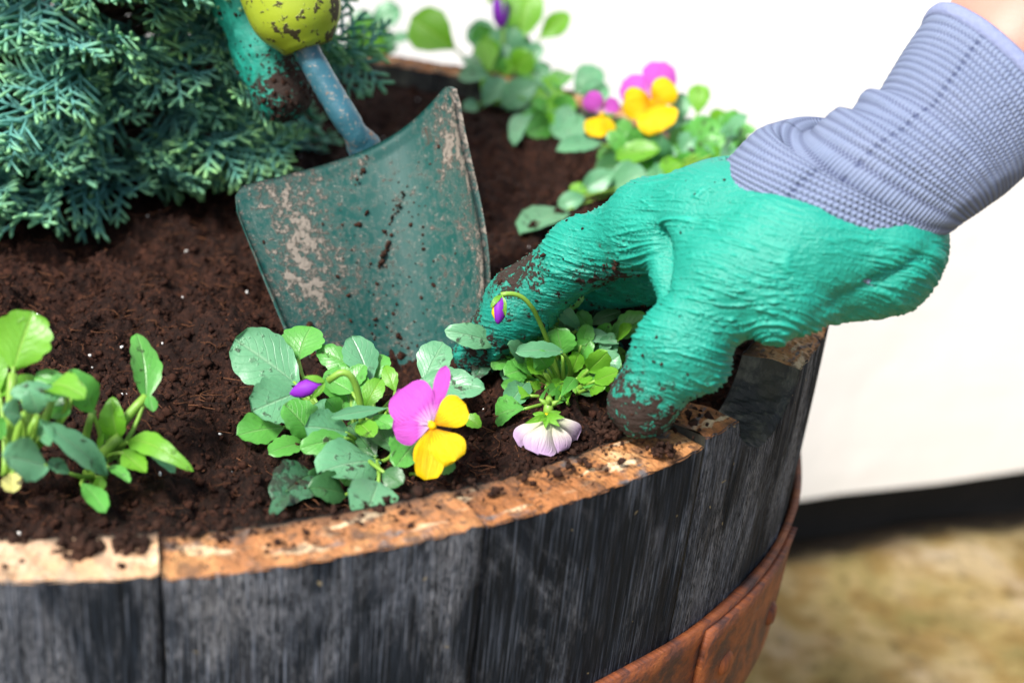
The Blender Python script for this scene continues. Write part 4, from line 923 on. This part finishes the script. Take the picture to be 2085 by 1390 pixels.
# blade rows: left edge, left quarter, centre, right quarter, right edge (photo pixel and depth)
rows = [[(468, 386, .612), (606, 352, .624), (745, 306, .634), (848, 243, .632), (928, 158, .618)],
        [(530, 545, .606), (655, 510, .620), (772, 465, .630), (874, 410, .628), (958, 345, .612)],
        [(598, 705, .602), (705, 672, .618), (802, 630, .628), (895, 588, .624), (990, 530, .606)],
        [(672, 850, .606), (755, 828, .618), (828, 800, .626), (900, 770, .622), (978, 715, .608)],
        [(790, 960, .616), (828, 960, .618), (860, 950, .620), (890, 930, .618), (925, 895, .614)]]
CP = np.array([[U(*c) for c in r] for r in rows])
def lag(xs, t):
    w = []
    for i in range(len(xs)):
        v = 1.0
        for j in range(len(xs)):
            if j != i: v = v * (t - xs[j]) / (xs[i] - xs[j])
        w.append(v)
    return np.array(w)
def blade_pt(u, v): return np.einsum('i,j,ijk->k', lag([0, .25, .5, .75, 1], v), lag([0, .25, .5, .75, 1], u), CP)
nu, nv = 61, 71; V, uv, tone = [], [], []
for side in (0, 1):
    for i in range(nv):
        for j in range(nu):
            u, v = j / (nu - 1), i / (nv - 1)
            # rounded shoulders
            e = min(u, 1 - u); rc = .062
            if e < rc and v < rc * 1.1: v2 = max(v, rc * 1.1 * (1 - math.sqrt(max(0, 1 - ((rc - e) / rc) ** 2))))
            else: v2 = v
            P = blade_pt(u, v2)
            du = blade_pt(min(1, u + .01), v2) - blade_pt(max(0, u - .01), v2); dv = blade_pt(u, min(1, v2 + .01)) - blade_pt(u, max(0, v2 - .01)); n = nrm(np.cross(du, dv))
            if n @ (CAM - P) < 0: n = -n
            lip = .0007 if (v < .03 or e < .02) else 0
            V.append(P + n * ((.0009 if side == 0 else -.0009) + lip * (1 if side == 0 else -1)) - TI); uv.append((u, v))
            mw = .20 * math.exp(-((u - .16) / .17) ** 2) + .20 * math.exp(-((u - 1.0) / .14) ** 2) * (1.15 - v) + .06 * math.exp(-((u - .5) / .12) ** 2 - ((v - .35) / .2) ** 2) - .05
            tone.append(mw + .155)
n1 = nu * nv
F = [list(map(int, f)) for f in sheet_faces(nv, nu)]; F += [[k + n1 for k in f][::-1] for f in F]
ring = [j for j in range(nu)] + [i * nu + nu - 1 for i in range(1, nv)] + [(nv - 1) * nu + j for j in range(nu - 2, -1, -1)] + [i * nu for i in range(nv - 2, 0, -1)]
for a, c in zip(ring, ring[1:] + ring[:1]): F.append([a, c, c + n1, a + n1])
blade = obj('blade', raw_mesh('blade', V, F, [M['blade']], True, uv, None, {'tone': tone}), trowel)
def on_blade(n, fu, fv, size, seed):
    r2 = np.random.default_rng(seed); c = []
    for _ in range(n):
        u, v = np.clip(fu(r2), .02, .98), np.clip(fv(r2), .02, .9); P = blade_pt(u, v); c.append(P + nrm(CAM - P) * .0012 - TI)
    return chunks(np.array(c), np.clip(np.exp(r2.normal(math.log(size), .5, n)), .00025, .0022), .4, .5)
V, F = on_blade(150, lambda r: r.normal(.52, .16), lambda r: r.uniform(.1, .75), .00055, 4)
d_ = obj('dirt_specks', raw_mesh('dirt_specks', V, F, [M['crumb']], False), blade); d_['kind'] = 'stuff'
for (u, v, k, s) in ((.50, .33, 26, .0012), (.47, .06, 10, .0010), (.62, .20, 12, .0008), (.56, .24, 12, .0008)):
    r2 = np.random.default_rng(int(u * 100 + v * 1000)); P = blade_pt(u, v); ax = nrm(blade_pt(u + .02, v - .02) - P)
    c = np.array([P + nrm(CAM - P) * (.001 + abs(r2.normal()) * .0008) + ax * r2.normal() * .0030 + np.array([0, 0, 1]) * r2.normal() * .0016 - TI for _ in range(k)])
    V, F = chunks(c, r2.uniform(.5, 1.2, k) * s, .45, .5); obj('mud_lump', raw_mesh('mud_lump', V, F, [M['dirt']], False), blade)
# tang: a round painted rod, crimped where it is welded to the blade
TP = [U(590, 30, .622), U(628, 110, .625), U(662, 172, .627), U(700, 235, .629), U(724, 272, .6325), U(740, 296, .6390), U(754, 326, .6480)]
TR = np.array([28, 26, 26.5, 27.5, 25, 34, 36]) * .65 / FPX
from_i = np.linspace(0, 6, 40); TPs = np.stack([np.interp(from_i, range(7), np.array(TP)[:, k]) for k in range(3)], -1); TRs = np.interp(from_i, range(7), TR)
V, F = tube(TPs - TI, TRs, 20); V = np.array(V); T_, N_, B_ = frames(TPs)
V = V + .00035 * fbm(V * 400, 2)[:, None] * (V - np.repeat(TPs - TI, 20, 0)) / .005
obj('shaft', raw_mesh('shaft', V, F, [M['shaft']]), trowel)
# grip: moulded bulb at the lower end, then waist and long handle
HD = nrm(TP[0] - TP[3]); G0 = U(628, 98, .6245); gl = [(0, .3), (.004, .55), (.010, .80), (.018, .98), (.028, 1.0), (.038, .90), (.050, .74), (.064, .70), (.085, .78), (.105, .80), (.122, .66), (.130, .3)]
HD2 = nrm(HD * .9 + UP * .45 - FWD * .05)
ls = np.linspace(0, .130, 60); rs = np.interp(ls, [a for a, _ in gl], [c for _, c in gl]) * .0195; rs = np.where(ls < .022, np.sqrt(np.maximum(.0190 ** 2 - (ls - .0172) ** 2, .004 ** 2)), rs)
GP = np.array([G0 + HD2 * l for l in ls]); rs = np.convolve(np.pad(rs, 2, 'edge'), np.ones(5) / 5, 'valid')
V, F = tube(GP - TI, rs, 36); V = np.array(V)
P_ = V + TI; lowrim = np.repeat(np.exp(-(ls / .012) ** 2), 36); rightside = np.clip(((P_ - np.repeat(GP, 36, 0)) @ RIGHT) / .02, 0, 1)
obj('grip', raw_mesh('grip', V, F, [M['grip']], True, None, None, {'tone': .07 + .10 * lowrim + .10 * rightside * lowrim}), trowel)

# ================================================================== PERSON: gloved hands and forearm
def sd_seg(X, a, b, ra, rb):
    ba = b - a; pa = X - a; h = np.clip((pa @ ba) / (ba @ ba), 0, 1); return np.linalg.norm(pa - h[:, None] * ba, axis=1) - (ra + (rb - ra) * h)
def smin(a, b, k):
    h = np.maximum(k - np.abs(a - b), 0) / k; return np.minimum(a, b) - h * h * k * .25
def smax(a, b, k): return -smin(-a, -b, k)
def surface_nets(f, o, st):
    nx, ny, nz = f.shape; s = f < 0
    cx, cy, cz_ = nx - 1, ny - 1, nz - 1
    acc = np.zeros((cx, cy, cz_, 3), np.float32); cnt = np.zeros((cx, cy, cz_), np.float32)
    off = [(i, j, k) for i in (0, 1) for j in (0, 1) for k in (0, 1)]
    sub = lambda A, q: A[q[0]:q[0] + cx, q[1]:q[1] + cy, q[2]:q[2] + cz_]
    for q in off:
        for ax in range(3):
            if q[ax] == 0:
                q2 = tuple(1 if i == ax else q[i] for i in range(3)); a, b_ = sub(f, q), sub(f, q2); m = (a < 0) != (b_ < 0)
                t = np.where(m, a / np.where(m, a - b_, 1), 0)
                for i in range(3): acc[..., i] += np.where(m, q[i] + (t if i == ax else 0), 0)
                cnt += m
    act = cnt > 0; idx = -np.ones(act.shape, np.int64); idx[act] = np.arange(act.sum())
    ijk = np.argwhere(act); V = o + st * (ijk + acc[act] / cnt[act][:, None]); F = []
    for ax in range(3):
        u, v = [(1, 2), (2, 0), (0, 1)][ax]; sl1 = [slice(None)] * 3; sl2 = [slice(None)] * 3; sl1[ax] = slice(0, -1); sl2[ax] = slice(1, None)
        A, B_ = s[tuple(sl1)], s[tuple(sl2)]; m = A != B_; e = np.argwhere(m)
        ok = (e[:, u] > 0) & (e[:, v] > 0) & (e[:, u] < f.shape[u] - 1) & (e[:, v] < f.shape[v] - 1) & (e[:, ax] < f.shape[ax] - 1); e = e[ok]
        fl = A[m][ok]; q = []
        for du, dv in ((-1, -1), (0, -1), (0, 0), (-1, 0)):
            w = e.copy(); w[:, u] += du; w[:, v] += dv; q.append(idx[w[:, 0], w[:, 1], w[:, 2]])
        q = np.stack(q, -1); q[~fl] = q[~fl][:, ::-1]; F.append(q)
    return V, np.concatenate(F)
def S(px, py, d, rpx): return U(px, py, d), rpx * d / FPX
def sdf_mesh(fn, lo, hi, st):
    ax = [np.arange(lo[i], hi[i] + st, st) for i in range(3)]; G = np.stack(np.meshgrid(*ax, indexing='ij'), -1).reshape(-1, 3)
    f = np.concatenate([fn(g_) for g_ in np.array_split(G, 8)]).reshape([len(a) for a in ax]).astype(np.float32)
    return surface_nets(f, np.array(lo), st)
def refine(name, V, F, levels):
    me = raw_mesh(name, V, F); o = bpy.data.objects.new('tmp', me); COL.objects.link(o); md = o.modifiers.new('s', 'SUBSURF'); md.levels = md.render_levels = levels
    dg = bpy.context.evaluated_depsgraph_get(); dg.update(); ev = o.evaluated_get(dg).to_mesh()
    co = np.empty(len(ev.vertices) * 3, np.float32); ev.vertices.foreach_get('co', co); no = np.empty(len(ev.vertices) * 3, np.float32); ev.vertices.foreach_get('normal', no)
    fa = np.empty(len(ev.loops), np.int32); ev.loops.foreach_get('vertex_index', fa)
    o.evaluated_get(dg).to_mesh_clear(); bpy.data.objects.remove(o); bpy.data.meshes.remove(me)
    return co.reshape(-1, 3).astype(float), no.reshape(-1, 3).astype(float), fa.reshape(-1, 4)

# cut where the latex dip ends: a plane through the wrist, seen almost edge-on
CUT_A, CUT_B = U(1450, 330, .50), U(1930, 460, .50)
cut_n = nrm(np.cross(CUT_B - CUT_A, nrm((CUT_A + CUT_B) / 2 - CAM) + .10 * UP))
if cut_n @ UP < 0: cut_n = -cut_n
PR = [  # (a, b, k) chains of rounded bones; pixel position, depth, radius in pixels
    (S(1740, 480, .502, 122), S(1450, 456, .512, 84), .010),      # back of the hand over the index metacarpal
    (S(1770, 505, .500, 108), S(1570, 505, .498, 116), .011),     # heel and ball of the thumb
    (S(1620, 515, .495, 108), S(1480, 585, .495, 92), .014),     # thumb metacarpal
    (S(1480, 585, .495, 90), S(1384, 706, .498, 79), .008),      # thumb, first phalanx
    (S(1384, 706, .498, 79), S(1308, 820, .507, 67), .005),       # thumb tip
    (S(1450, 445, .514, 98), S(1330, 455, .528, 78), .014),       # index knuckle
    (S(1330, 460, .530, 78), S(1180, 518, .554, 62), .010),       # index, first phalanx
    (S(1180, 518, .554, 62), S(1060, 618, .572, 62), .006),       # index, second phalanx
    (S(1060, 618, .572, 62), S(972, 718, .588, 44), .006),        # index tip in the soil
    (S(1420, 500, .514, 70), S(1395, 560, .510, 52), .014),       # web of skin between thumb and index
    (S(1440, 520, .560, 88), S(1200, 560, .600, 64), .008),       # middle finger behind it
    (S(1200, 560, .600, 64), S(1085, 640, .612, 60), .005),
    (S(1085, 640, .612, 60), S(1040, 720, .612, 50), .005),
    (S(1480, 560, .585, 85), S(1290, 610, .622, 62), .008),       # ring finger
    (S(1290, 610, .622, 62), S(1210, 700, .624, 54), .005),
    (S(1530, 580, .590, 80), S(1370, 660, .622, 54), .008),       # little finger
    (S(1370, 660, .622, 54), S(1320, 740, .622, 46), .005),
    (S(1640, 520, .550, 120), S(1500, 520, .565, 105), .016),     # far side of the palm
    (S(1812, 566, .503, 68), S(1690, 622, .499, 32), .004),       # loose fold of glove at the wrist
    (S(1792, 515, .500, 88), S(1770, 480, .504, 90), .012),
    (S(1575, 615, .489, 54), S(1566, 660, .489, 36), .008),       # puckers under the thumb base
    (S(1430, 670, .497, 56), S(1446, 726, .499, 40), .012),
    (S(1610, 620, .490, 52), S(1640, 632, .491, 34), .010),
    (S(1525, 418, .512, 60), S(1815, 462, .505, 76), .018),       # the dipped edge
]
def hand_sdf(X):
    d = None
    for (a, ra), (b, rb), k in PR:
        q = sd_seg(X, a, b, ra, rb); d = q if d is None else smin(d, q, k)
    # crease under the wrist fold, valley between thumb and index
    for (a, ra), (b, rb), k in ((S(1510, 722, .465, 15), S(1516, 722, .540, 18), .010), (S(1500, 640, .468, 8), S(1512, 715, .470, 14), .010), (S(1925, 500, .482, 10), S(1705, 612, .484, 9), .005), (S(1366, 470, .508, 12), S(1368, 600, .498, 14), .008), (S(1502, 660, .476, 14), S(1520, 720, .474, 20), .010), (S(1605, 650, .474, 10), S(1610, 700, .474, 12), .008)):
        d = smax(d, -sd_seg(X, a, b, ra, rb), k)
    return d
lo = np.array([1e9] * 3); hi = -lo
for a, b, k in PR:
    for P, r in (a, b): lo = np.minimum(lo, P - r - .006); hi = np.maximum(hi, P + r + .006)
V, F = sdf_mesh(hand_sdf, lo, hi, .0016)
V, Nn, F = refine('glove', V, F, 2)
# crinkle: thin ridges that wander across the hand, and the soft sag between them
lat = RIGHT * .985 - UP * .17; ver = UP * .985 + RIGHT * .17
def crinkle(V, ver, lat, dep, f=630.0):
    w = np.stack([perlin(V * 45 + 5), perlin(V * 45 + 31), perlin(V * 45 + 77)], -1) * .0036
    W = V + w; q = np.stack([W @ lat * 40, W @ dep * 40, W @ ver * f], -1)
    r1 = np.exp(-(perlin(q) / .062) ** 2); q2 = q * np.array([2.2, 2.2, 1.6]) + 11.7; r2 = np.exp(-(perlin(q2) / .085) ** 2)
    W2 = V + np.stack([perlin(V * 17 + 50), perlin(V * 17 + 61), perlin(V * 17 + 72)], -1) * .010; r3 = np.exp(-(perlin(np.stack([W2 @ lat * 13, W2 @ dep * 13, W2 @ ver * f * .30], -1)) / .11) ** 2)
    r1 = np.maximum(r1, .85 * r3 * smooth(perlin(V * 24 + 8), -.3, .2)); amp = .18 + .82 * smooth(perlin(V * 42 + 3), -.30, .30)
    return r1 * amp, r2 * (1.1 - amp * .6)
c1, c2 = crinkle(V, ver, lat, FWD)
band = .12 + .88 * smooth(-((V - CUT_A) @ cut_n), .001, .009)             # smooth latex near the dip line
disp = (c1 * .00098 + c2 * .00034) * band + .0007 * fbm(V * 60, 3) * band + .00012 * perlin(V * 1100)
V2 = V + Nn * disp[:, None]
tips = [(U(1305, 835, .506), .026), (U(975, 690, .592), .030), (U(1080, 570, .565), .020), (U(1250, 575, .54), .016), (U(1060, 680, .61), .05), (U(1250, 690, .62), .05)]
dirt = np.full(len(V), -.16)
for P, r in tips: dirt = np.maximum(dirt, -.12 + .58 * np.exp(-(np.linalg.norm(V - P, axis=1) / r) ** 2))
lowtip = U(1300, 868, .506); dirt = np.maximum(dirt, -.16 + .54 * np.exp(-(np.linalg.norm(V - lowtip, axis=1) / .009) ** 2))
# cut off the part inside the cuff, with an uneven dipped edge
edge = (V - CUT_A) @ cut_n + .00022 * np.sin((V @ nrm(CUT_B - CUT_A)) * 2700) + .0006 * perlin(V * 220) + .0016 * perlin(V * 50)
s_ = (V - CUT_A) @ nrm(CUT_B - CUT_A); edge = edge - .012 * np.sin(np.clip(s_ / np.linalg.norm(CUT_B - CUT_A), 0, 1) * math.pi) * 0.45
Fk = F[((edge[F] > -.006) & (edge[F] < .011)).all(1)]; ku, ki = np.unique(Fk, return_inverse=True); KV, KF = V[ku] - Nn[ku] * .0008, ki.reshape(Fk.shape)
kax = nrm(CUT_B - CUT_A); k_uv = np.stack([(KV @ kax) / .0020, (KV @ UP) / .0020], -1)
F = F[(edge[F] < 0).any(1)]; used, inv = np.unique(F, return_inverse=True); F = inv.reshape(F.shape)
tang = cut_n - Nn * (Nn @ cut_n)[:, None]; tl_ = np.maximum((tang ** 2).sum(1), .08)
V2 = V2 - tang * (np.clip(edge, 0, .003) / tl_)[:, None]
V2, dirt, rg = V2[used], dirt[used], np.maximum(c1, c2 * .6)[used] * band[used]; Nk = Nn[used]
# roll the dipped edge inwards so the latex has thickness
thick = np.clip(1 - np.maximum(-edge[used], 0) / .0008, 0, 1); V2 = V2 + Nk * (.0009 - .0009 * thick[:, None])
person = empty('person', tuple(U(1990, 150, .47))); PI_ = np.array(person.location)
tag(person, 'person in dirty green latex gloves with grey-blue knit cuffs, pale forearm bare at right', 'person')
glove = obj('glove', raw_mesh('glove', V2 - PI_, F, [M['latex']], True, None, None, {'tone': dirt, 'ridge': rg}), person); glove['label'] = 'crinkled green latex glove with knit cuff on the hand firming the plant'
obj('knit_back', raw_mesh('knit_back', KV - PI_, KF, [M['knit']], True, k_uv, None, {'seam': np.zeros(len(KV))}), glove)
# soil crumbs clinging to the fingers
pr = np.clip((dirt + .16) / .4, .004, 1) ** 1.5 * (Nk @ (-FWD) > -.2); pr /= pr.sum(); pick = rng.choice(len(V2), 420, p=pr)
V, F = chunks(V2[pick] + Nk[pick] * .0002 - PI_, np.clip(np.exp(rng.normal(math.log(.00042), .5, 420)), .0002, .0016), .45, .5)
o = obj('clinging_dirt', raw_mesh('clinging_dirt', V, F, [M['dirt']], False), glove); o['kind'] = 'stuff'

# knit cuff: rings between an upper and a lower edge line, with folds gathered on the upper side
EDGE = [((1440, 385, 0.5130), (1840, 610, 0.5040)), ((1462, 345, 0.5110), (1878, 540, 0.5020)), ((1492, 312, 0.5090), (1908, 492, 0.5000)), ((1545, 262, 0.5070), (1928, 462, 0.4980)), ((1598, 250, 0.5050), (1944, 462, 0.4960)), ((1640, 270, 0.5030), (1958, 456, 0.4940)), ((1668, 250, 0.5020), (1974, 446, 0.4930)), ((1704, 221, 0.5010), (1992, 434, 0.4920)), ((1732, 226, 0.5005), (2006, 424, 0.4915)), ((1758, 188, 0.5003), (2022, 412, 0.4913)), ((1782, 195, 0.5003), (2036, 402, 0.4913)), ((1806, 158, 0.5008), (2054, 388, 0.4918)), ((1842, 100, 0.5020), (2092, 354, 0.4930)), ((1890, 30, 0.5045), (2150, 305, 0.4955))]
E0 = np.array([U(*a) for a, _ in EDGE]); E1 = np.array([U(*b_) for _, b_ in EDGE]); ti = np.linspace(0, len(EDGE) - 1, 500)
def cr_interp(A, t):
    n = len(A); i = np.clip(t.astype(int), 0, n - 2); f = (t - i)[:, None]; P = lambda k: A[np.clip(k, 0, n - 1)]
    return .5 * (2 * P(i) + (P(i + 1) - P(i - 1)) * f + (2 * P(i - 1) - 5 * P(i) + 4 * P(i + 1) - P(i + 2)) * f ** 2 + (3 * P(i) - P(i - 1) - 3 * P(i + 1) + P(i + 2)) * f ** 3)
C0, C1 = cr_interp(E0, ti), cr_interp(E1, ti); Sm = lambda A: np.stack([np.convolve(np.pad(A[:, k], 30, 'edge'), np.ones(61) / 61, 'valid') for k in range(3)], -1)
ctr = Sm((C0 + C1) / 2); axis = np.gradient(ctr, axis=0); axis /= np.linalg.norm(axis, axis=1)[:, None]
arc = np.concatenate([[0], np.cumsum(np.linalg.norm(np.diff(ctr, axis=0), axis=1))])
ns = 180; V, uv, seam = [], [], []
for i in range(len(ti)):
    mid = (C0[i] + C1[i]) / 2; h = (C0[i] - C1[i]) / 2; Hh = np.linalg.norm(h); hn = h / Hh; dn = nrm(np.cross(axis[i], hn)); 
    if dn @ FWD > 0: dn = -dn
    base = np.linalg.norm(Sm(C0)[0] * 0) if False else None
    for j in range(ns):
        q = 2 * math.pi * j / ns; cq, sq = math.cos(q), math.sin(q)
        P = mid + h * cq + dn * (Hh * .80) * sq
        V.append(P); uv.append((j / ns * 112, arc[i] / .0021)); seam.append(math.exp(-((q - 1.17 - .10 * math.sin(arc[i] * 40)) / .022) ** 2))
V = np.array(V)
# the upper-edge bulges fade out towards the side of the arm: blend towards the smoothed rings
C0s = Sm(C0); Vs = []
for i in range(len(ti)):
    h = (C0s[i] - C1[i]) / 2; mid = (C0s[i] + C1[i]) / 2; Hh = np.linalg.norm(h); dn = nrm(np.cross(axis[i], h / Hh)); dn = -dn if dn @ FWD > 0 else dn; q = np.arange(ns) / ns * 2 * math.pi
    Vs.append(mid + h * np.cos(q)[:, None] + dn * (Hh * .80) * np.sin(q)[:, None])
Vs = np.concatenate(Vs); qq = np.tile(np.arange(ns) / ns * 2 * math.pi, len(ti)); dq = np.arctan2(np.sin(qq), np.cos(qq)); wB = np.exp(-(np.abs(dq) / .95) ** 2.2)
V = Vs + (V - Vs) * wB[:, None]
V = V + .0008 * fbm(V * 70, 3)[:, None] * (-FWD)
ribs = np.repeat(.00007 * np.sin(2 * math.pi * arc / .0021), ns) * 1.0; cen = np.repeat((C0s + C1) / 2, ns, 0); rad = V - cen; rad /= np.linalg.norm(rad, axis=1)[:, None]
V = V + rad * ribs[:, None]
F = sheet_faces(len(ti), ns, True); cuff = obj('cuff', raw_mesh('cuff', V - PI_, F, [M['knit']], True, uv, None, {'seam': seam}), glove)
# rolled hem, and the inside of the sleeve end
last = V[-ns:]; T_ = []
for j in range(ns):
    c = last[j] - rad[-ns + j] * .0007 + axis[-1] * .0004
    for k in range(10):
        q = 2 * math.pi * k / 10; T_.append(c + (rad[-ns + j] * math.cos(q) + axis[-1] * math.sin(q) * 1.6) * .0017)
F = []
for j in range(ns):
    for k in range(10):
        a, c = j * 10, ((j + 1) % ns) * 10; F.append([a + k, a + (k + 1) % 10, c + (k + 1) % 10, c + k])
obj('hem', raw_mesh('hem', np.array(T_) - PI_, F, [M['hem']]), glove)
# bare forearm running up out of the cuff
FA = [U(1700, 400, .504), U(1830, 310, .504), U(1960, 215, .501), U(2030, 145, .503), U(2150, 20, .511), U(2420, -220, .54), U(2700, -500, .58)]
t7 = np.linspace(1.2, 6, 60); FP = cr_interp(np.array(FA), t7); V, F = tube(FP - PI_, np.interp(t7, range(7), [.010, .011, .0160, .0245, .0285, .034, .038]), 40)
obj('forearm', raw_mesh('forearm', V, F, [M['skin']]), person)

# left hand: glove closed round the trowel grip, thumb laid along its near side
PL = [(S(470, -150, .648, 78), S(500, -10, .650, 68), .01), (S(502, -10, .650, 66), S(545, 100, .651, 67), .008), (S(545, 100, .651, 67), S(574, 186, .652, 63), .006),
      (S(450, -480, .640, 150), S(460, -330, .640, 130), .03), (S(460, -330, .640, 120), S(470, -160, .645, 84), .02)]
gd = HD2
for k, off in enumerate((.058, .076, .094, .112)):     # four fingers wrapped round the grip, one above the other
    c = G0 + gd * off; sx = nrm(np.cross(gd, FWD)); sx = sx if sx @ RIGHT > 0 else -sx; back = nrm(np.cross(sx, gd)); back = back if back @ FWD > 0 else -back; R = .0245
    K = [c - sx * R * 1.9 + back * .006, c - sx * R * .6 + back * R * 1.15, c + sx * R * .75 + back * R * .75, c + sx * R * 1.12 - back * R * .2, c + sx * R * .55 - back * R * .95]; rr_ = [.0115, .0108, .0102, .0098, .0088]
    for q in range(4): PL.append(((K[q], rr_[q]), (K[q + 1], rr_[q + 1]), .004))
PL.append(((G0 + gd * .095 - sx * .040 + back * .006, .020), (G0 + gd * .135 - sx * .046 + back * .006, .022), .02))
PL.append(((G0 + gd * .125 - sx * .050, .026), (G0 + gd * .17 - sx * .12 + UP * .02, .029), .02))
def left_sdf(X):
    d = None
    for (a, ra), (b_, rb), k in PL:
        q = sd_seg(X, a, b_, ra, rb); d = q if d is None else smin(d, q, k)
    for i in range(0, len(GP) - 6, 6): d = smax(d, -sd_seg(X, GP[i], GP[i + 6], rs[i] * .97, rs[i + 6] * .97), .002)
    return d
lo = np.array([1e9] * 3); hi = -lo
for a, b_, k in PL:
    for P, r in (a, b_): lo = np.minimum(lo, P - r - .006); hi = np.maximum(hi, P + r + .006)
V, F = sdf_mesh(left_sdf, lo, hi, .0020); V, Nn, F = refine('glove', V, F, 1)
tipL = U(585, 195, .622); ax_t = nrm(U(575, 185, .650) - U(505, 40, .648)); c1, c2 = crinkle(V, nrm(np.cross(ax_t, FWD)), ax_t, FWD, 420.0)
V2 = V + Nn * ((c1 * .0005 + c2 * .0004) + .0005 * fbm(V * 70, 3))[:, None]
tl = np.linalg.norm(V - U(600, 205, .638), axis=1); dirt = -.10 + .40 * np.exp(-(tl / .018) ** 2) + .30 * np.exp(-(tl / .038) ** 2)
gl2 = obj('glove', raw_mesh('glove', V2 - PI_, F, [M['latex']], True, None, None, {'tone': dirt, 'ridge': np.maximum(c1, c2 * .6)}), person); gl2['label'] = 'green latex glove round the trowel grip, thumb tip caked in soil'
pr = np.clip((dirt + .16) / .5, .002, 1) ** 1.3 * (Nn @ (-FWD) > -.3); pr /= pr.sum(); pick = rng.choice(len(V2), 700, p=pr)
Vc, Fc = chunks(V2[pick] + Nn[pick] * .0002 - PI_, np.clip(np.exp(rng.normal(math.log(.0005), .5, 700)), .0002, .0018), .45, .5)
o = obj('clinging_dirt', raw_mesh('clinging_dirt', Vc, Fc, [M['dirt']], False), gl2); o['kind'] = 'stuff'
A0 = G0 + gd * .16 - sx * .11 + UP * .018; Fd = nrm(gd * .35 - sx * .8 + UP * .3 - FWD * .25)
V, F = tube([A0 - PI_, A0 + Fd * .05 - PI_, A0 + Fd * .10 - PI_], [.030, .031, .033], 40); V = np.array(V); obj('cuff', raw_mesh('cuff', V, F, [M['knit']], True, np.stack([np.tile(np.arange(40) / 40 * 84, 3), np.repeat([0, 23, 46], 40)], -1), None, {'seam': np.zeros(len(V))}), gl2)
V, F = tube([A0 + Fd * .09 - PI_, A0 + Fd * .18 - PI_, A0 + Fd * .30 - PI_], [.028, .034, .038], 36); obj('forearm', raw_mesh('forearm', V, F, [M['skin']]), person)
